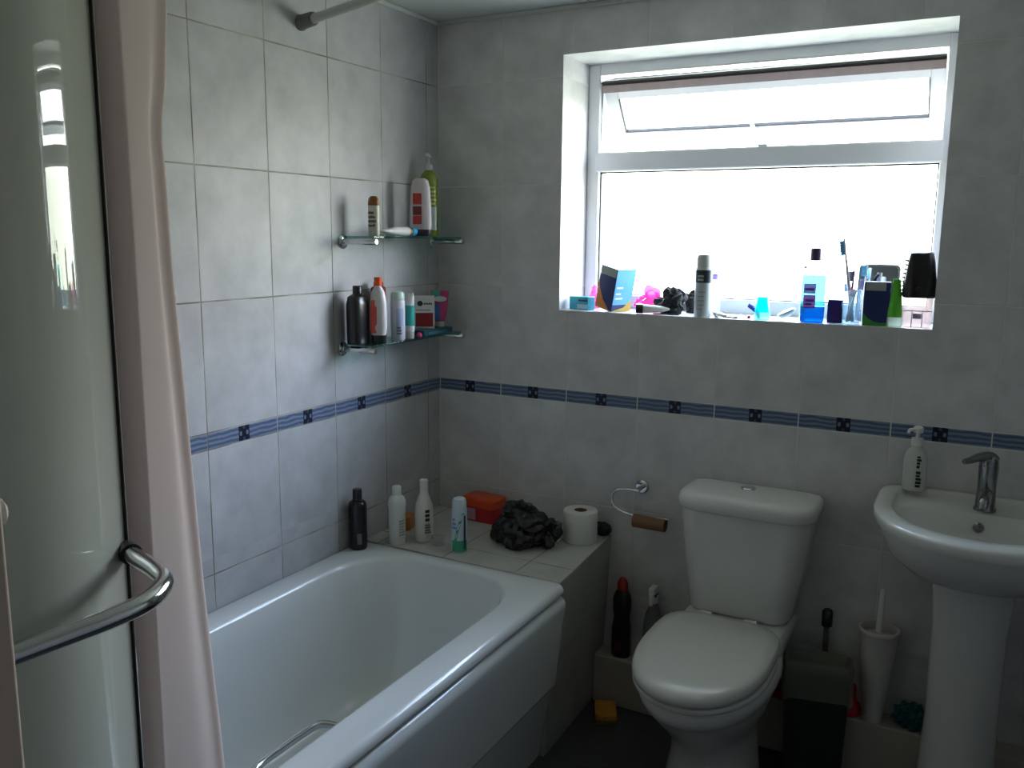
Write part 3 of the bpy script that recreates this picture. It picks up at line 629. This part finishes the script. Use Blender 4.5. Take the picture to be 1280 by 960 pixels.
r = thing('toilet_roll', 'full white toilet roll standing on the corner of the ledge', 'toilet roll', (.612, -.105, zd))
MB().lathe([(.0215, 0), (.054, 0), (.056, .003), (.056, .099), (.054, .102), (.0215, .102), (.0215, 0)], n=40, cap0=False, cap1=False).build('paper', pmat('tissue paper', (.66, .66, .63), .9, bump=.2, bscale=90), r, smooth=35)
MB().lathe([(.0213, .001), (.0213, .1015), (.0200, .1015), (.0200, .001), (.0213, .001)], n=30, cap0=False, cap1=False).build('core', cardboard, r, smooth=35)
r = lumps('cloth', blackmatt, None, .026, 9, (1.15, .8, .9), .45, 3, (.655, -.022, zd+.021), -.0205)
tag(r, 'small dark crumpled cloth behind the standing toilet roll', 'cloth')

# ------------------------------------------------------------------ toilet roll holder on the back wall
r = thing('roll_holder', 'chrome toilet roll holder with a looped arm on the back wall', 'toilet roll holder', (.781, 0, .737))
MB().tube([(0, 0, 0), (0, -.006, 0), (0, -.010, 0)], [.022, .022, .018], 24).build('rosette', chrome, r)
MB().tube([(0, -.008, 0), (0, -.052, -.002)], .0075, 14).build('post', chrome, r)
MB().tube(smoothpath([(.006, -.050, -.002), (-.03, -.052, .0), (-.062, -.054, -.006), (-.080, -.055, -.024), (-.080, -.056, -.048), (-.062, -.057, -.068), (-.03, -.058, -.078), (.0, -.058, -.081), (.10, -.058, -.078), (.108, -.058, -.074)]), .0042, 10).build('arm', chrome, r)
r = thing('cardboard_tube', 'empty brown cardboard roll hanging on the chrome holder', 'cardboard tube', (.830, -.058, .6395))
Mx = Matrix.Rotation(PI/2, 4, 'Y') 
MB().lathe([(.0215, -.053), (.0215, .053), (.0200, .053), (.0200, -.053), (.0215, -.053)], n=30, M=Mx, cap0=False, cap1=False).build('tube', cardboard, r, smooth=35)

# ------------------------------------------------------------------ low along the back wall and on the floor
zb = .1655
r = thing('cleaner_bottle', 'black bleach bottle with red cap on the boxing beside the bath end', 'bottle', (.742, -.045, zb))
MB().loft([superell(0, 0, a, b, b, z, 28, 2.4, 2.4) for a, b, z in ((.030, .024, 0), (.033, .026, .005), (.031, .025, .10), (.026, .021, .135), (.030, .024, .16), (.030, .024, .20), (.022, .019, .222), (.014, .014, .228))]).build('body', plas('black bleach bottle', (.012, .010, .013), .3), r, smooth=50)
MB().lathe([(.018, .2285), (.018, .250), (.012, .264), (.009, .268)], n=20).build('cap', plas('dull red cap', (.30, .012, .016)), r)
b = MB(); b.box(-.014, .010, -.0258, -.0245, .022, .05); b.build('label', plas('dark label red', (.12, .01, .03)), r, smooth=0)
r = thing('spray_bottle', 'grey bottle with white trigger nozzle between bleach and toilet', 'spray bottle', (.850, -.045, zb))
MB().loft([superell(0, 0, a, b, b, z, 28, 2.6, 2.6) for a, b, z in ((.030, .022, 0), (.033, .025, .005), (.032, .025, .12), (.026, .022, .165), (.014, .014, .195), (.013, .013, .205))]).build('body', plas('grey clear plastic', (.16, .17, .17), .25), r, smooth=50)
MB().lathe([(.013, .2055), (.0135, .23), (.011, .238)], n=18).build('collar', whiteplas, r)
b = MB(); b.box(-.010, .010, -.030, .016, .239, .262); b.box(-.006, .006, -.034, -.024, .205, .245, M=None); b.build('trigger', whiteplas, r, bevel=.003)
MB().box(-.012, .012, -.012, .012, .228, .240).build('ring', plas('dark teal ring', (.03, .10, .11)), r, bevel=.002)
r = thing('sponge', 'yellow orange sponge on the floor by the bath end', 'sponge', (.742, -.165, .001), .45)
MB().box(-.035, .035, -.048, .048, .012, .036).build('foam', pmat('orange sponge foam', (.50, .21, .02), .9, var=.25, scale=60, bump=.6, bscale=120), r, bevel=.006)
MB().box(-.0345, .0345, -.0475, .0475, 0, .0118).build('scourer', pmat('olive scourer', (.13, .12, .02), .95, bump=.6, bscale=150), r, bevel=.002)
# waste bin with liner
r = thing('waste_bin', 'dark waste bin with a pale liner folded over its rim, right of toilet', 'bin', (1.380, -.162, 0), .20)
MB().loft([rrect(-.078, .078, -.035, .035, .015, 0), rrect(-.088, .088, -.045, .045, .018, .355), rrect(-.084, .084, -.041, .041, .015, .355), rrect(-.074, .074, -.031, .031, .012, .01)]).build('body', plas('charcoal plastic', (.022, .022, .024)), r, smooth=40)
ln = MB(); K = 9
def lr(o, z, jag=0):
    rnd = random.Random(int(z*1000)); q = rrect(-.092-o, .092+o, -.049-o, .049+o, .02, z, K)
    return [(x*(1+jag*rnd.uniform(-.01, .02)), y*(1+jag*rnd.uniform(-.02, .03)), zz + jag*.006*math.sin(i*.9)) for i, (x, y, zz) in enumerate(q)]
ln.loft([rrect(-.072, .072, -.029, .029, .012, .347, K), rrect(-.082, .082, -.038, .038, .015, .352, K), rrect(-.088, .088, -.045, .045, .018, .366, K), lr(0, .362), lr(.001, .33, .6), lr(.002, .29, .8), lr(.003, .255, 1)], True, False)
ln.build('liner', glassmat('pale liner film', (.75, .78, .7), 1.3, body=.75, bodycol=(.30, .31, .25), rough=.3), r, smooth=60)
# toilet brush
r = thing('toilet_brush', 'white toilet brush in a tapering holder left of the basin pedestal', 'toilet brush', (1.522, -.0575, zb))
hold = MB().lathe([(.027, 0), (.029, .004), (.027, .02), (.034, .08), (.046, .20), (.051, .268), (.0545, .272), (.0545, .280), (.049, .281), (.048, .262), (.04, .18), (.02, .02), (0, .015)], n=36, cap1=False).build('holder', plas('white holder plastic', (.60, .58, .55)), r, smooth=40)
MB().tube([(0, 0, .03), (.0, 0, .24), (.003, 0, .40)], [.010, .0105, .0075], 14).build('handle', whiteplas, r)
MB().lathe([(.008, .235), (.036, .245), (.037, .262), (.010, .270)], n=24, cap0=True).build('splash_lid', plas('pinkish white plastic', (.50, .42, .38)), r)
r = thing('slim_bottle', 'slim clear bottle with black cap standing behind the bin', 'bottle', (1.378, -.032, zb))
MB().lathe([(.015, 0), (.016, .003), (.016, .10), (.009, .15), (.008, .243)], n=18).build('body', glassmat('grey clear stem', (.6, .62, .58), body=.4, bodycol=(.3, .31, .28)), r, smooth=40)
MB().lathe([(.015, .244), (.0155, .246), (.0155, .288), (.011, .294)], n=18).build('cap', blackplas, r)
mesh_t = pmat('dark teal net', (.012, .10, .12), .8, var=.6, scale=90, bump=1.0, bscale=140)
r = lumps('bath_puff', mesh_t, None, .038, 12, (1.1, .9, .9), .35, 4, (1.622, -.045, zb+.031), -.031, 9)
tag(r, 'dark teal net bath puff between toilet brush and basin pedestal', 'bath puff')
r = thing('plunger', 'red rubber plunger cup on the boxing left of the toilet brush', 'plunger', (1.456, -.046, zb))
MB().lathe([(.034, 0), (.036, .004), (.034, .022), (.022, .040), (.017, .055), (.019, .075), (.017, .085), (0, .087)], n=28, cap1=False).build('cup', pmat('red rubber', (.42, .01, .015), .45), r, smooth=40)
r = lumps('cloth', pmat('dark red cloth', (.30, .008, .012), .85, bump=.4, bscale=60), None, .030, 21, (1.2, .8, .9), .5, 3, (1.252, -.046, zb+.018), -.0175)
tag(r, 'dark red cloth on the low boxing between toilet and bin', 'cloth')

# soap dispenser on the basin
r = thing('soap_dispenser', 'white soap pump bottle on the back corner of the basin', 'soap dispenser', (1.578, -.052, .8595))
MB().loft([superell(0, 0, a, b, b, z, 28, 2.4, 2.4) for a, b, z in ((.028, .019, 0), (.030, .021, .004), (.030, .021, .085), (.025, .018, .105), (.014, .013, .118), (.013, .013, .124))]).build('body', plas('white soap bottle', (.56, .58, .53)), r, smooth=50)
MB().lathe([(.0155, .1245), (.0155, .144), (.006, .146), (.005, .158), (.012, .159), (.013, .172), (.009, .176)], n=20).tube([(0, 0, .168), (-.02, -.024, .168), (-.023, -.027, .160)], [.006, .005, .004], 10).build('pump', whiteplas, r, smooth=40)
b = MB()
rnd = random.Random(5); z = .012
for i in range(9):                                        # lettering that runs up the bottle
    hgt = rnd.uniform(.005, .008); b.box(.004, .004+rnd.uniform(.007, .014), -.0216, -.0208, z, z+hgt); z += hgt + .0025
    if i == 4: z += .006
b.build('label_print', ink, r, smooth=0)

# ------------------------------------------------------------------ things on the window sill
S = WZ0 + .0005
r = thing('small_carton', 'small flat cyan carton at the left end of the sill', 'box', (.526, .062, S), -.30)
MB().box(-.040, .040, -.018, .018, 0, .043).build('carton', plas('cyan card', (.02, .34, .44)), r, bevel=.001)
MB().box(-.005, .039, -.0188, -.0181, .004, .018).build('label', plas('pale cyan card', (.35, .55, .62)), r, smooth=0)
MB().box(.0, .039, -.0188, -.0181, .028, .034).build('label_print', ink, r, smooth=0)
pk = pmat('pink film', (.80, .10, .36), .4, bump=.5, bscale=40)
r = lumps('plastic_wrapper', glassmat('pink clear film', (.95, .35, .62), 1.35, body=.45, bodycol=(.9, .12, .42), rough=.15), None, .036, 31, (1.3, .5, 1.0), .9, 3, (.745, .150, S+.026), -.0255)
tag(r, 'crumpled pink plastic wrapper behind the tilted navy box', 'wrapper')
r = lumps('plastic_wrapper', glassmat('pale pink clear film', (.98, .5, .72), 1.35, body=.4, bodycol=(.9, .2, .5), rough=.15), None, .026, 36, (.7, .6, 1.3), .6, 3, (.545, .128, S+.030), -.0295)
tag(r, 'pink wrapper scrap between the cyan carton and the window', 'wrapper')
# tilted opened box: navy front with orange swoop, light blue side
Rb = Matrix.Rotation(-.22, 4, 'Z')
r = thing('medicine_box', 'tilted navy, orange and light blue box near the left of the sill', 'box', (.650, .012, S+.001), 0, rot=(.0, .20, -.42))
bw_, bd_, bh_ = .076, .084, .138
MB().box(-bw_, 0, 0, bd_, 0, bh_).build('carton', navy, r, bevel=.0008)
q = [(-bw_, 0), (-bw_, .092), (-.066, .062), (-.045, .030), (-.008, .0)]
MB().prism(q, 'y', -.0007, -.0001).build('label', orange, r, smooth=0)
MB().box(-bw_+.004, -.002, -.0008, -.0001, bh_-.028, bh_-.002).build('label', greygreen, r, smooth=0)
MB().box(.0001, .0008, .001, bd_-.001, .022, bh_-.001).build('label', ltblue, r, smooth=0)
b = MB(); b.loft([[(.0009, bd_-.001, .0), (.0009, bd_-.001, .038)], [(.0009, .05, .0), (.0009, .05, .012)], [(.0009, .002, .0), (.0009, .002, .002)]], False, False, False); b.build('label', plas('yellow swoop', (.55, .40, .05)), r, smooth=0)
b = MB()
for zz, yy in ((.075, .036), (.055, .030), (.040, .040)): b.box(.0009, .0011, .008, yy, zz, zz+.006)
b.build('label_print', plas('white print', (.7, .75, .8)), r, smooth=0)
# black bundle: tube with cap, two black bundles
r = thing('cream_tube', 'white tube with black cap lying in front of the black scrunchie', 'tube', (.762, .026, S+.0155), .30)
Mh = Matrix.Rotation(PI/2, 4, 'Y')
MB().lathe([(.0145, -.030), (.0150, -.028), (.0150, -.008)], n=24, M=Mh).build('cap', blackplas, r)
MB().loft([[Mh @ Vector(p) for p in superell(0, 0, a, b, b, z, 24, 2, 2)] for a, b, z in ((.013, .013, -.0078), (.0135, .0135, .0), (.010, .0145, .05), (.003, .0155, .075))]).build('body', whiteplas, r)
r = lumps('hair_scrunchie', blackmatt, None, .056, 41, (.80, .55, .80), .6, 3, (.830, .082, S+.030), -.0295, 5)
tag(r, 'crumpled black hair scrunchie behind the white tube', 'scrunchie')
r = lumps('hair_scrunchie', blackmatt, None, .042, 45, (.70, .5, .95), .5, 3, (.884, .140, S+.028), -.0275, 5)
tag(r, 'black hair scrunchie just left of the tall shaving can', 'scrunchie')
r = thing('cable', 'thin black cord at the foot of the black scrunchies', 'cord', (.83, .02, S+.002))
MB().tube(smoothpath([(-.04, 0, 0), (-.01, .004, 0), (.02, -.002, 0), (.04, .010, 0), (.02, .022, 0), (-.02, .02, 0)]), .0018, 8).build('cord', rubber, r)
r = thing('shaving_can', 'tall white shaving foam can with a dark band', 'spray can', (.944, .030, S))
MB().lathe([(.024, 0), (.0255, .002), (.0255, .145), (.0235, .150)]).build('body', plas('white grey can', (.58, .62, .63), .3), r, smooth=45)
MB().lathe([(.0235, .1505), (.0235, .178), (.020, .188), (.008, .191), (0, .1915)], cap1=False).build('cap', offwhite, r)
MB().patch(.0255, 0, 2*PI, .104, .142, n=28).build('label', plas('charcoal blue band', (.02, .03, .05)), r)
b = MB(); glyphs(b, .0262, -2.0, -1.1, .108, .130, 2, 51); b.build('label_print', offwhite, r, smooth=0)
b = MB(); glyphs(b, .0256, -1.9, -1.1, .02, .085, 5, 52, fill=.35); b.build('label_print', plas('grey ink', (.25, .26, .28)), r, smooth=0)
clear = glassmat('clear plastic', (.95, .97, .97), 1.3, body=.10, bodycol=(.85, .95, .95))
r = thing('clear_bottle', 'clear bottle with lilac cap behind the shaving can', 'bottle', (.957, .110, S))
MB().lathe([(.019, 0), (.020, .003), (.020, .075), (.010, .095), (.009, .110)], n=22).build('body', clear, r)
MB().lathe([(.0105, .1105), (.0105, .127), (.009, .129)], n=18).build('cap', plas('lilac cap', (.40, .30, .78)), r)
r = thing('razor', 'small white and black razor head lying right of the shaving can', 'razor', (.990, .036, S+.0085), -.9)
MB().lathe([(.0085, -.016), (.009, -.014), (.009, .0), (.007, .001)], n=20, M=Mh).build('end_cap', blackplas, r)
MB().tube([(.001, 0, 0), (.03, .0, .001), (.06, 0, .0)], [.0075, .0065, .004], 14).build('handle', whiteplas, r)
def scrap(name, label, cat, pts, rad, mat, loc):
    o = MB().tube(smoothpath(pts), rad, 8).build(name, mat, None, loc=loc); return tag(o, label, cat)
scrap('hair_clip', 'thin dark hair clip on the sill beside the razor', 'hair clip', [(-.02, 0, 0), (.0, .003, .0), (.018, -.004, .0), (.024, .004, .001), (.012, .012, .0)], .0022, rubber, (1.030, .022, S+.0025))
scrap('earring', 'thin wire earring loop on the sill left of the cyan bottle', 'earring', [(-.02, 0, 0), (-.008, .0, .006), (.004, .0, .010), (.014, 0, .006), (.02, 0, 0), (.01, .004, 0), (-.004, .006, 0)], .0014, darkchrome, (1.062, .040, S+.0018))
r = thing('ribbon', 'dark blue ribbon bow beside the cyan bottle', 'ribbon', (1.098, .052, S+.001), .2)
MB().loft([[(-.022, 0, .034), (-.018, .004, .044)], [(-.008, -.003, .024), (-.003, .002, .036)], [(.004, 0, .010), (.012, .003, .020)], [(.008, -.006, 0), (.018, -.004, 0)]], False, False, False).build('loop', plas('royal blue ribbon', (.02, .05, .40)), r, thick=.001)
MB().lathe([(.0, 0), (.004, .002), (.005, .006), (.003, .010), (0, .011)], -.015, -.03, 14, cap0=False, cap1=False).build('bead', plas('magenta bead', (.6, .01, .12)), r)
r = thing('toner_bottle', 'cone shaped bottle with bright cyan liquid in mid sill', 'bottle', (1.124, .034, S))
MB().lathe([(.0215, 0), (.0230, .002), (.0235, .022), (.0240, .0225)], n=28).build('base', glassmat('mint clear base', (.55, .95, .85), 1.4, body=.35, bodycol=(.4, .85, .75)), r)
MB().lathe([(.0238, .0228), (.0222, .03), (.0150, .068)], n=28).build('liquid', glassmat('cyan liquid', (.05, .75, .82), 1.3, body=.3, bodycol=(.02, .65, .70)), r)
MB().lathe([(.0150, .0683), (.0075, .104), (.0070, .132), (.006, .134)], n=24).build('neck', glassmat('frosty cyan cap', (.86, .98, .97), 1.2, body=.15, bodycol=(.8, .97, .96)), r)
r = thing('shell_dish', 'pearl grey scallop soap dish right of the cyan bottle', 'dish', (1.200, .055, S+.002), .3, rot=(0, -.45, .3))
MB().lathe([(.002, .0), (.020, .004), (.028, .012), (.026, .017), (.010, .020), (0, .0205)], n=28, cap1=False, sy=.8).build('shell', plas('pearl grey shell', (.42, .50, .54), .3), r)
for o in r.children: o.location = (0, 0, .010)
r = thing('lip_balm', 'small green stick behind the mouthwash bottle', 'lip balm', (1.232, .075, S))
MB().lathe([(.008, 0), (.008, .020)], n=16).build('base', whiteplas, r); MB().lathe([(.0078, .0205), (.0078, .052), (.006, .054)], n=16).build('cap', plas('green cap', (.05, .50, .16)), r)
# mouthwash
r = thing('mouthwash_bottle', 'blue mouthwash bottle with dark purple cap on the sill', 'bottle', (1.266, .040, S), .12)
mw = lambda a, b, z: superell(0, 0, a, b, b, z, 32, 5, 5)
MB().loft([mw(.030, .021, 0), mw(.033, .023, .004), mw(.033, .023, .046)]).build('liquid', glassmat('deep blue liquid', (.03, .32, .66), 1.35, body=.3, bodycol=(.02, .22, .5)), r)
MB().loft([mw(.033, .023, .0465), mw(.033, .023, .128), mw(.030, .020, .136)]).build('body', glassmat('aqua plastic', (.25, .80, .88), 1.35, body=.12, bodycol=(.3, .8, .85)), r)
MB().loft([mw(.028, .019, .1365), superell(0, 0, .016, .014, .014, .160, 32, 2, 2), superell(0, 0, .0135, .0135, .0135, .166, 32, 2, 2), superell(0, 0, .0135, .0135, .0135, .176, 32, 2, 2)]).build('neck', glassmat('clear aqua neck', (.93, .98, .99), 1.3), r)
MB().lathe([(.0155, .1765), (.0155, .208), (.014, .212)], n=24).build('cap', plas('dark purple cap', (.055, .03, .10)), r)
b = MB()
for k in range(8): b.box(-.018+k*.0052, -.0145+k*.0052, -.0165, -.0155, .1535, .157+.0012*(k % 2))
b.box(-.028, -.022, -.0165, -.0155, .1535, .161); b.build('label_print', ink, r, smooth=0)
MB().box(-.026, .008, -.0238, -.0232, .042, .080).build('label', glassmat('magenta label', (.45, .10, .22), 1.3, body=.6, bodycol=(.85, .25, .42)), r, smooth=0)
MB().box(-.026, .008, -.0238, -.0232, .083, .112).build('label', glassmat('lilac red label', (.40, .16, .26), 1.3, body=.6, bodycol=(.80, .32, .45)), r, smooth=0)
vio = plas('violet print', (.14, .10, .40))
for q in ((-.022, -.002, -.0242, -.0236, .05, .056), (-.020, .004, -.0242, -.0236, .06, .068), (-.022, .004, -.0242, -.0236, .092, .099)): MB().box(*q).build('label_print', vio, r, smooth=0)
r = thing('small_carton', 'small dark navy box between mouthwash and toothbrush cup', 'box', (1.325, .068, S), .1)
MB().box(-.021, .021, -.014, .014, 0, .066).build('carton', plas('dark navy card', (.012, .015, .12)), r, bevel=.001)
MB().box(-.006, .012, -.0146, -.0141, .008, .055).build('label', plas('plum navy card', (.06, .01, .13)), r, smooth=0)
# toothbrush cup
cupg = glassmat('clear tumbler', (.88, .95, .97), 1.4, body=.12, bodycol=(.6, .75, .85))
CX, CY = 1.372, .040
r = thing('tumbler', 'clear plastic tumbler holding toothbrushes', 'tumbler', (CX, CY, S))
MB().lathe([(.022, 0), (.0235, .002), (.0275, .098), (.0262, .098), (.0223, .004), (0, .004)], n=30, cap1=False).build('cup', cupg, r, smooth=40)
def brush(label, base, tip, hcol, bcol, mid=None):
    r = thing('toothbrush', label, 'toothbrush', base, 0, 'toothbrushes on the sill')
    t_ = Vector(tip) - Vector(base); d = t_.normalized()
    P = [t_*0, t_*.25, t_*.5, t_*.68, t_*.80, t_*1.0]
    MB().tube(P, [.0042, .0056, .0048, .0036, .0026, .0032], 10).build('handle', plas('brush '+label[:18], hcol), r)
    sd = d.cross(Vector((.3, 1, 0))).normalized(); 
    b = MB()
    for k in range(5):
        c = t_*(.82 + .035*k); b.tube([c + sd*.002, c + sd*.013], .0042, 8)
    b.build('bristles', plas('bristle '+label[:18], bcol), r)
    return r
zb_ = S + .0065
brush('tall white toothbrush with blue bristles leaning left in the tumbler', (CX+.006, CY, zb_), (CX-.034, CY+.012, S+.240), (.70, .68, .72), (.10, .45, .80))
brush('dark purple handled toothbrush in the tumbler', (CX-.006, CY+.008, zb_), (CX-.002, CY+.020, S+.150), (.06, .03, .20), (.03, .03, .04))
brush('white and red toothbrush leaning right in the tumbler', (CX-.009, CY-.006, zb_), (CX+.012, CY-.014, S+.098), (.72, .70, .70), (.62, .04, .10))
brush('blue grey toothbrush behind the others in the tumbler', (CX+.004, CY+.010, zb_), (CX-.014, CY+.021, S+.115), (.16, .20, .42), (.45, .60, .80))
# navy and green box
r = thing('medicine_box', 'navy box with green foot and grey flap right of the tumbler', 'box', (1.437, .045, S), .12)
MB().box(-.034, .034, -.022, .022, 0, .122).build('carton', navy, r, bevel=.0008)
MB().box(-.030, .022, -.0228, -.0221, .098, .120).build('label', greygreen, r, smooth=0)
q = [(-.034, .0005), (-.034, .036), (-.022, .022), (-.006, .012), (.014, .008), (.034, .010), (.034, .0005)]
MB().prism(q, 'y', -.0229, -.0221).build('label', greenp, r, smooth=0)
r = thing('mirror', 'grey rounded hand mirror propped behind the navy and green box', 'mirror', (1.425, .140, S+.0008), 0, rot=(-.16, 0, 0))
ring = lambda o, y: [(x, y, z) for x, z, _ in rrect(-.055+o, .058-o, 0+o, .168-o, .014, 0)]
MB().loft([ring(.003, -.004), ring(0, -.002), ring(0, .004), ring(.003, .006)]).build('frame', plas('grey mirror back', (.22, .23, .24), .25), r)
MB().loft([ring(.006, -.0052), ring(.006, -.0041)]).build('glass', pmat('mirror silver', (.5, .52, .54), .12, .9), r)
brush('blue and white toothbrush leaning against the grey mirror', (1.400, .083, S+.0045), (1.396, .120, S+.168), (.70, .74, .78), (.10, .45, .70))
r = thing('hairbrush', 'white and black small brush standing between navy box and mirror', 'brush', (1.430, .088, S), 0)
MB().tube([(0, 0, .007), (.0, .006, .06), (.004, .016, .145)], [.0065, .006, .007], 10).build('handle', whiteplas, r)
MB().tube([(-.012, .014, .118), (-.006, .013, .130), (.002, .008, .140)], [.004, .005, .004], 8).build('bristles', blackmatt, r)
# green tube on white cap
r = thing('toothpaste_tube', 'bright green tube standing on a white cap by the air freshener', 'tube', (1.487, .034, S), .05)
MB().lathe([(.0205, 0), (.0215, .002), (.0205, .026)], n=26, sy=.8).build('cap', glassmat('milky cap', (.85, .92, .85), 1.3, body=.6, bodycol=(.75, .85, .75)), r)
MB().loft([superell(0, 0, a, b, b, z, 24, 2, 2) for a, b, z in ((.0200, .0155, .0265), (.0195, .014, .045), (.014, .009, .095), (.010, .002, .122), (.010, .0015, .130))]).build('body', plas('bright green plastic', (.10, .50, .03), .3), r)
b = MB(); b.loft([superell(-.021, .006, a, .003, .003, z, 16, 2, 2) for a, z in ((.002, .05), (.004, .085), (.006, .118))]); b.build('crimp', whiteplas, r)
b = MB()
for k in range(5): b.box(-.010+k*.0045, -.0085+k*.0045, -.0150+.0, -.0085, .05, .090)
# air freshener
r = thing('air_freshener', 'black domed air freshener with clear pinkish base, right end of sill', 'air freshener', (1.543, .046, S), .08)
af = lambda a, b, z: superell(0, 0, a, b, b, z, 40, 3.2, 3.2)
MB().loft([af(.034, .028, 0), af(.036, .030, .004), af(.039, .033, .082)]).build('base', glassmat('pinkish clear base', (.95, .86, .84), 1.4, body=.35, bodycol=(.85, .72, .70), rough=.1), r)
b = MB(); b.box(-.036, .036, -.0335, -.0325, .046, .048); b.box(-.014, -.012, -.0325, -.0315, .002, .05); b.box(.012, .014, -.0325, -.0315, .002, .05); b.build('seam', greyplas, r, smooth=0)
MB().box(-.011, .011, -.0328, -.0316, .026, .040).build('label', plas('grey violet label', (.30, .28, .42)), r, smooth=0)
MB().loft([af(.041, .036, .0825), af(.043, .038, .090), af(.042, .037, .13), af(.036, .031, .180), af(.031, .026, .203), af(.026, .02, .206)]).build('cover', plas('black freshener cover', (.012, .012, .014), .22), r, smooth=45)
b = MB()
for k in range(8):
    z = .100 + k*.0115; wv = .0435 if z < .13 else .0430 - (z-.13)*.125
    b.box(-wv-.004, -wv+.012, -.018, .018, z, z+.004)
b.build('vent_ribs', plas('black ribs', (.014, .014, .018)), r, smooth=0)
MB().lathe([(.009, 0), (.009, .002), (.007, .003)], n=20, M=Matrix.Translation((0, -.0375, .105)) @ Matrix.Rotation(PI/2, 4, 'X')).build('button', blackplas, r)

# ------------------------------------------------------------------ camera, daylight
cam = bpy.data.cameras.new('camera'); co = bpy.data.objects.new('camera', cam); COL.objects.link(co)
cam.sensor_width = 36; cam.lens = 36*1100/1280; cam.clip_start = .02
Rr = Vector((.87741127, .47965572, .00893595)); U = Vector((-.08763101, .14193029, .98599016)); F = Vector((-.47166753, .86590195, -.16656396))
M = Matrix((Rr, U, -F)).transposed().to_4x4(); M.translation = Vector((1.7248, -2.6200, 1.03+.50416)); co.matrix_world = M
C.camera = co

w = bpy.data.worlds.new('sky'); C.world = w; w.use_nodes = True; nt = w.node_tree; nt.nodes.clear()
out = nt.nodes.new('ShaderNodeOutputWorld'); bg = nt.nodes.new('ShaderNodeBackground')
tc = nd(nt, 'ShaderNodeTexCoord'); sp = nd(nt, 'ShaderNodeSeparateXYZ'); nt.links.new(tc.outputs['Generated'], sp.inputs[0])
rp = nd(nt, 'ShaderNodeValToRGB'); mr = nd(nt, 'ShaderNodeMapRange'); mr.inputs['From Min'].default_value = -1; mr.inputs['From Max'].default_value = 1
nt.links.new(sp.outputs['Z'], mr.inputs['Value']); nt.links.new(mr.outputs[0], rp.inputs['Fac'])
e = rp.color_ramp.elements                                  # ground, hazy bright sky low down, deeper sky overhead
for i, (zz, cc) in enumerate([(-1, (.13, .142, .115)), (-.08, (.235, .25, .205)), (.05, (.27, .285, .245)), (.14, (.58, .575, .57)), (.34, (.68, .77, .95)), (.58, (.44, .55, .76)), (.8, (.11, .12, .13)), (1, (.06, .065, .07))]):
    q = e[i] if i < 2 else e.new((zz+1)/2)
    q.position = (zz+1)/2; q.color = c4(cc)
dt = nd(nt, 'ShaderNodeVectorMath', operation='DOT_PRODUCT'); dt.inputs[1].default_value = (.94, .34, 0); nt.links.new(tc.outputs['Generated'], dt.inputs[0])
azf = mth(nt, 'MULTIPLY_ADD', mth(nt, 'POWER', mth(nt, 'MAXIMUM', dt.outputs['Value'], 0.0), 6.0), .14, .80)    # brighter towards the hidden sun on the right
nt.links.new(rp.outputs['Color'], bg.inputs['Color']); nt.links.new(mth(nt, 'MULTIPLY', azf, 56.0), bg.inputs['Strength'])
nt.links.new(bg.outputs[0], out.inputs[0])
pl = bpy.data.lights.new('window_portal', 'AREA'); pl.shape = 'RECTANGLE'; pl.size = 1.16; pl.size_y = .84; pl.cycles.is_portal = True
po = bpy.data.objects.new('window_portal', pl); COL.objects.link(po); po.location = (1.03, .40, 1.695); po.rotation_euler = (-PI/2, 0, 0)

C.view_settings.view_transform = 'Standard'; C.view_settings.look = 'None'; C.view_settings.gamma = 1; C.view_settings.use_curve_mapping = False
C.view_settings.exposure = 0
C.cycles.max_bounces = 12; C.cycles.diffuse_bounces = 8; C.cycles.transparent_max_bounces = 24; C.cycles.caustics_reflective = False; C.cycles.caustics_refractive = False
C.cycles.use_denoising = True; C.cycles.sample_clamp_indirect = 6
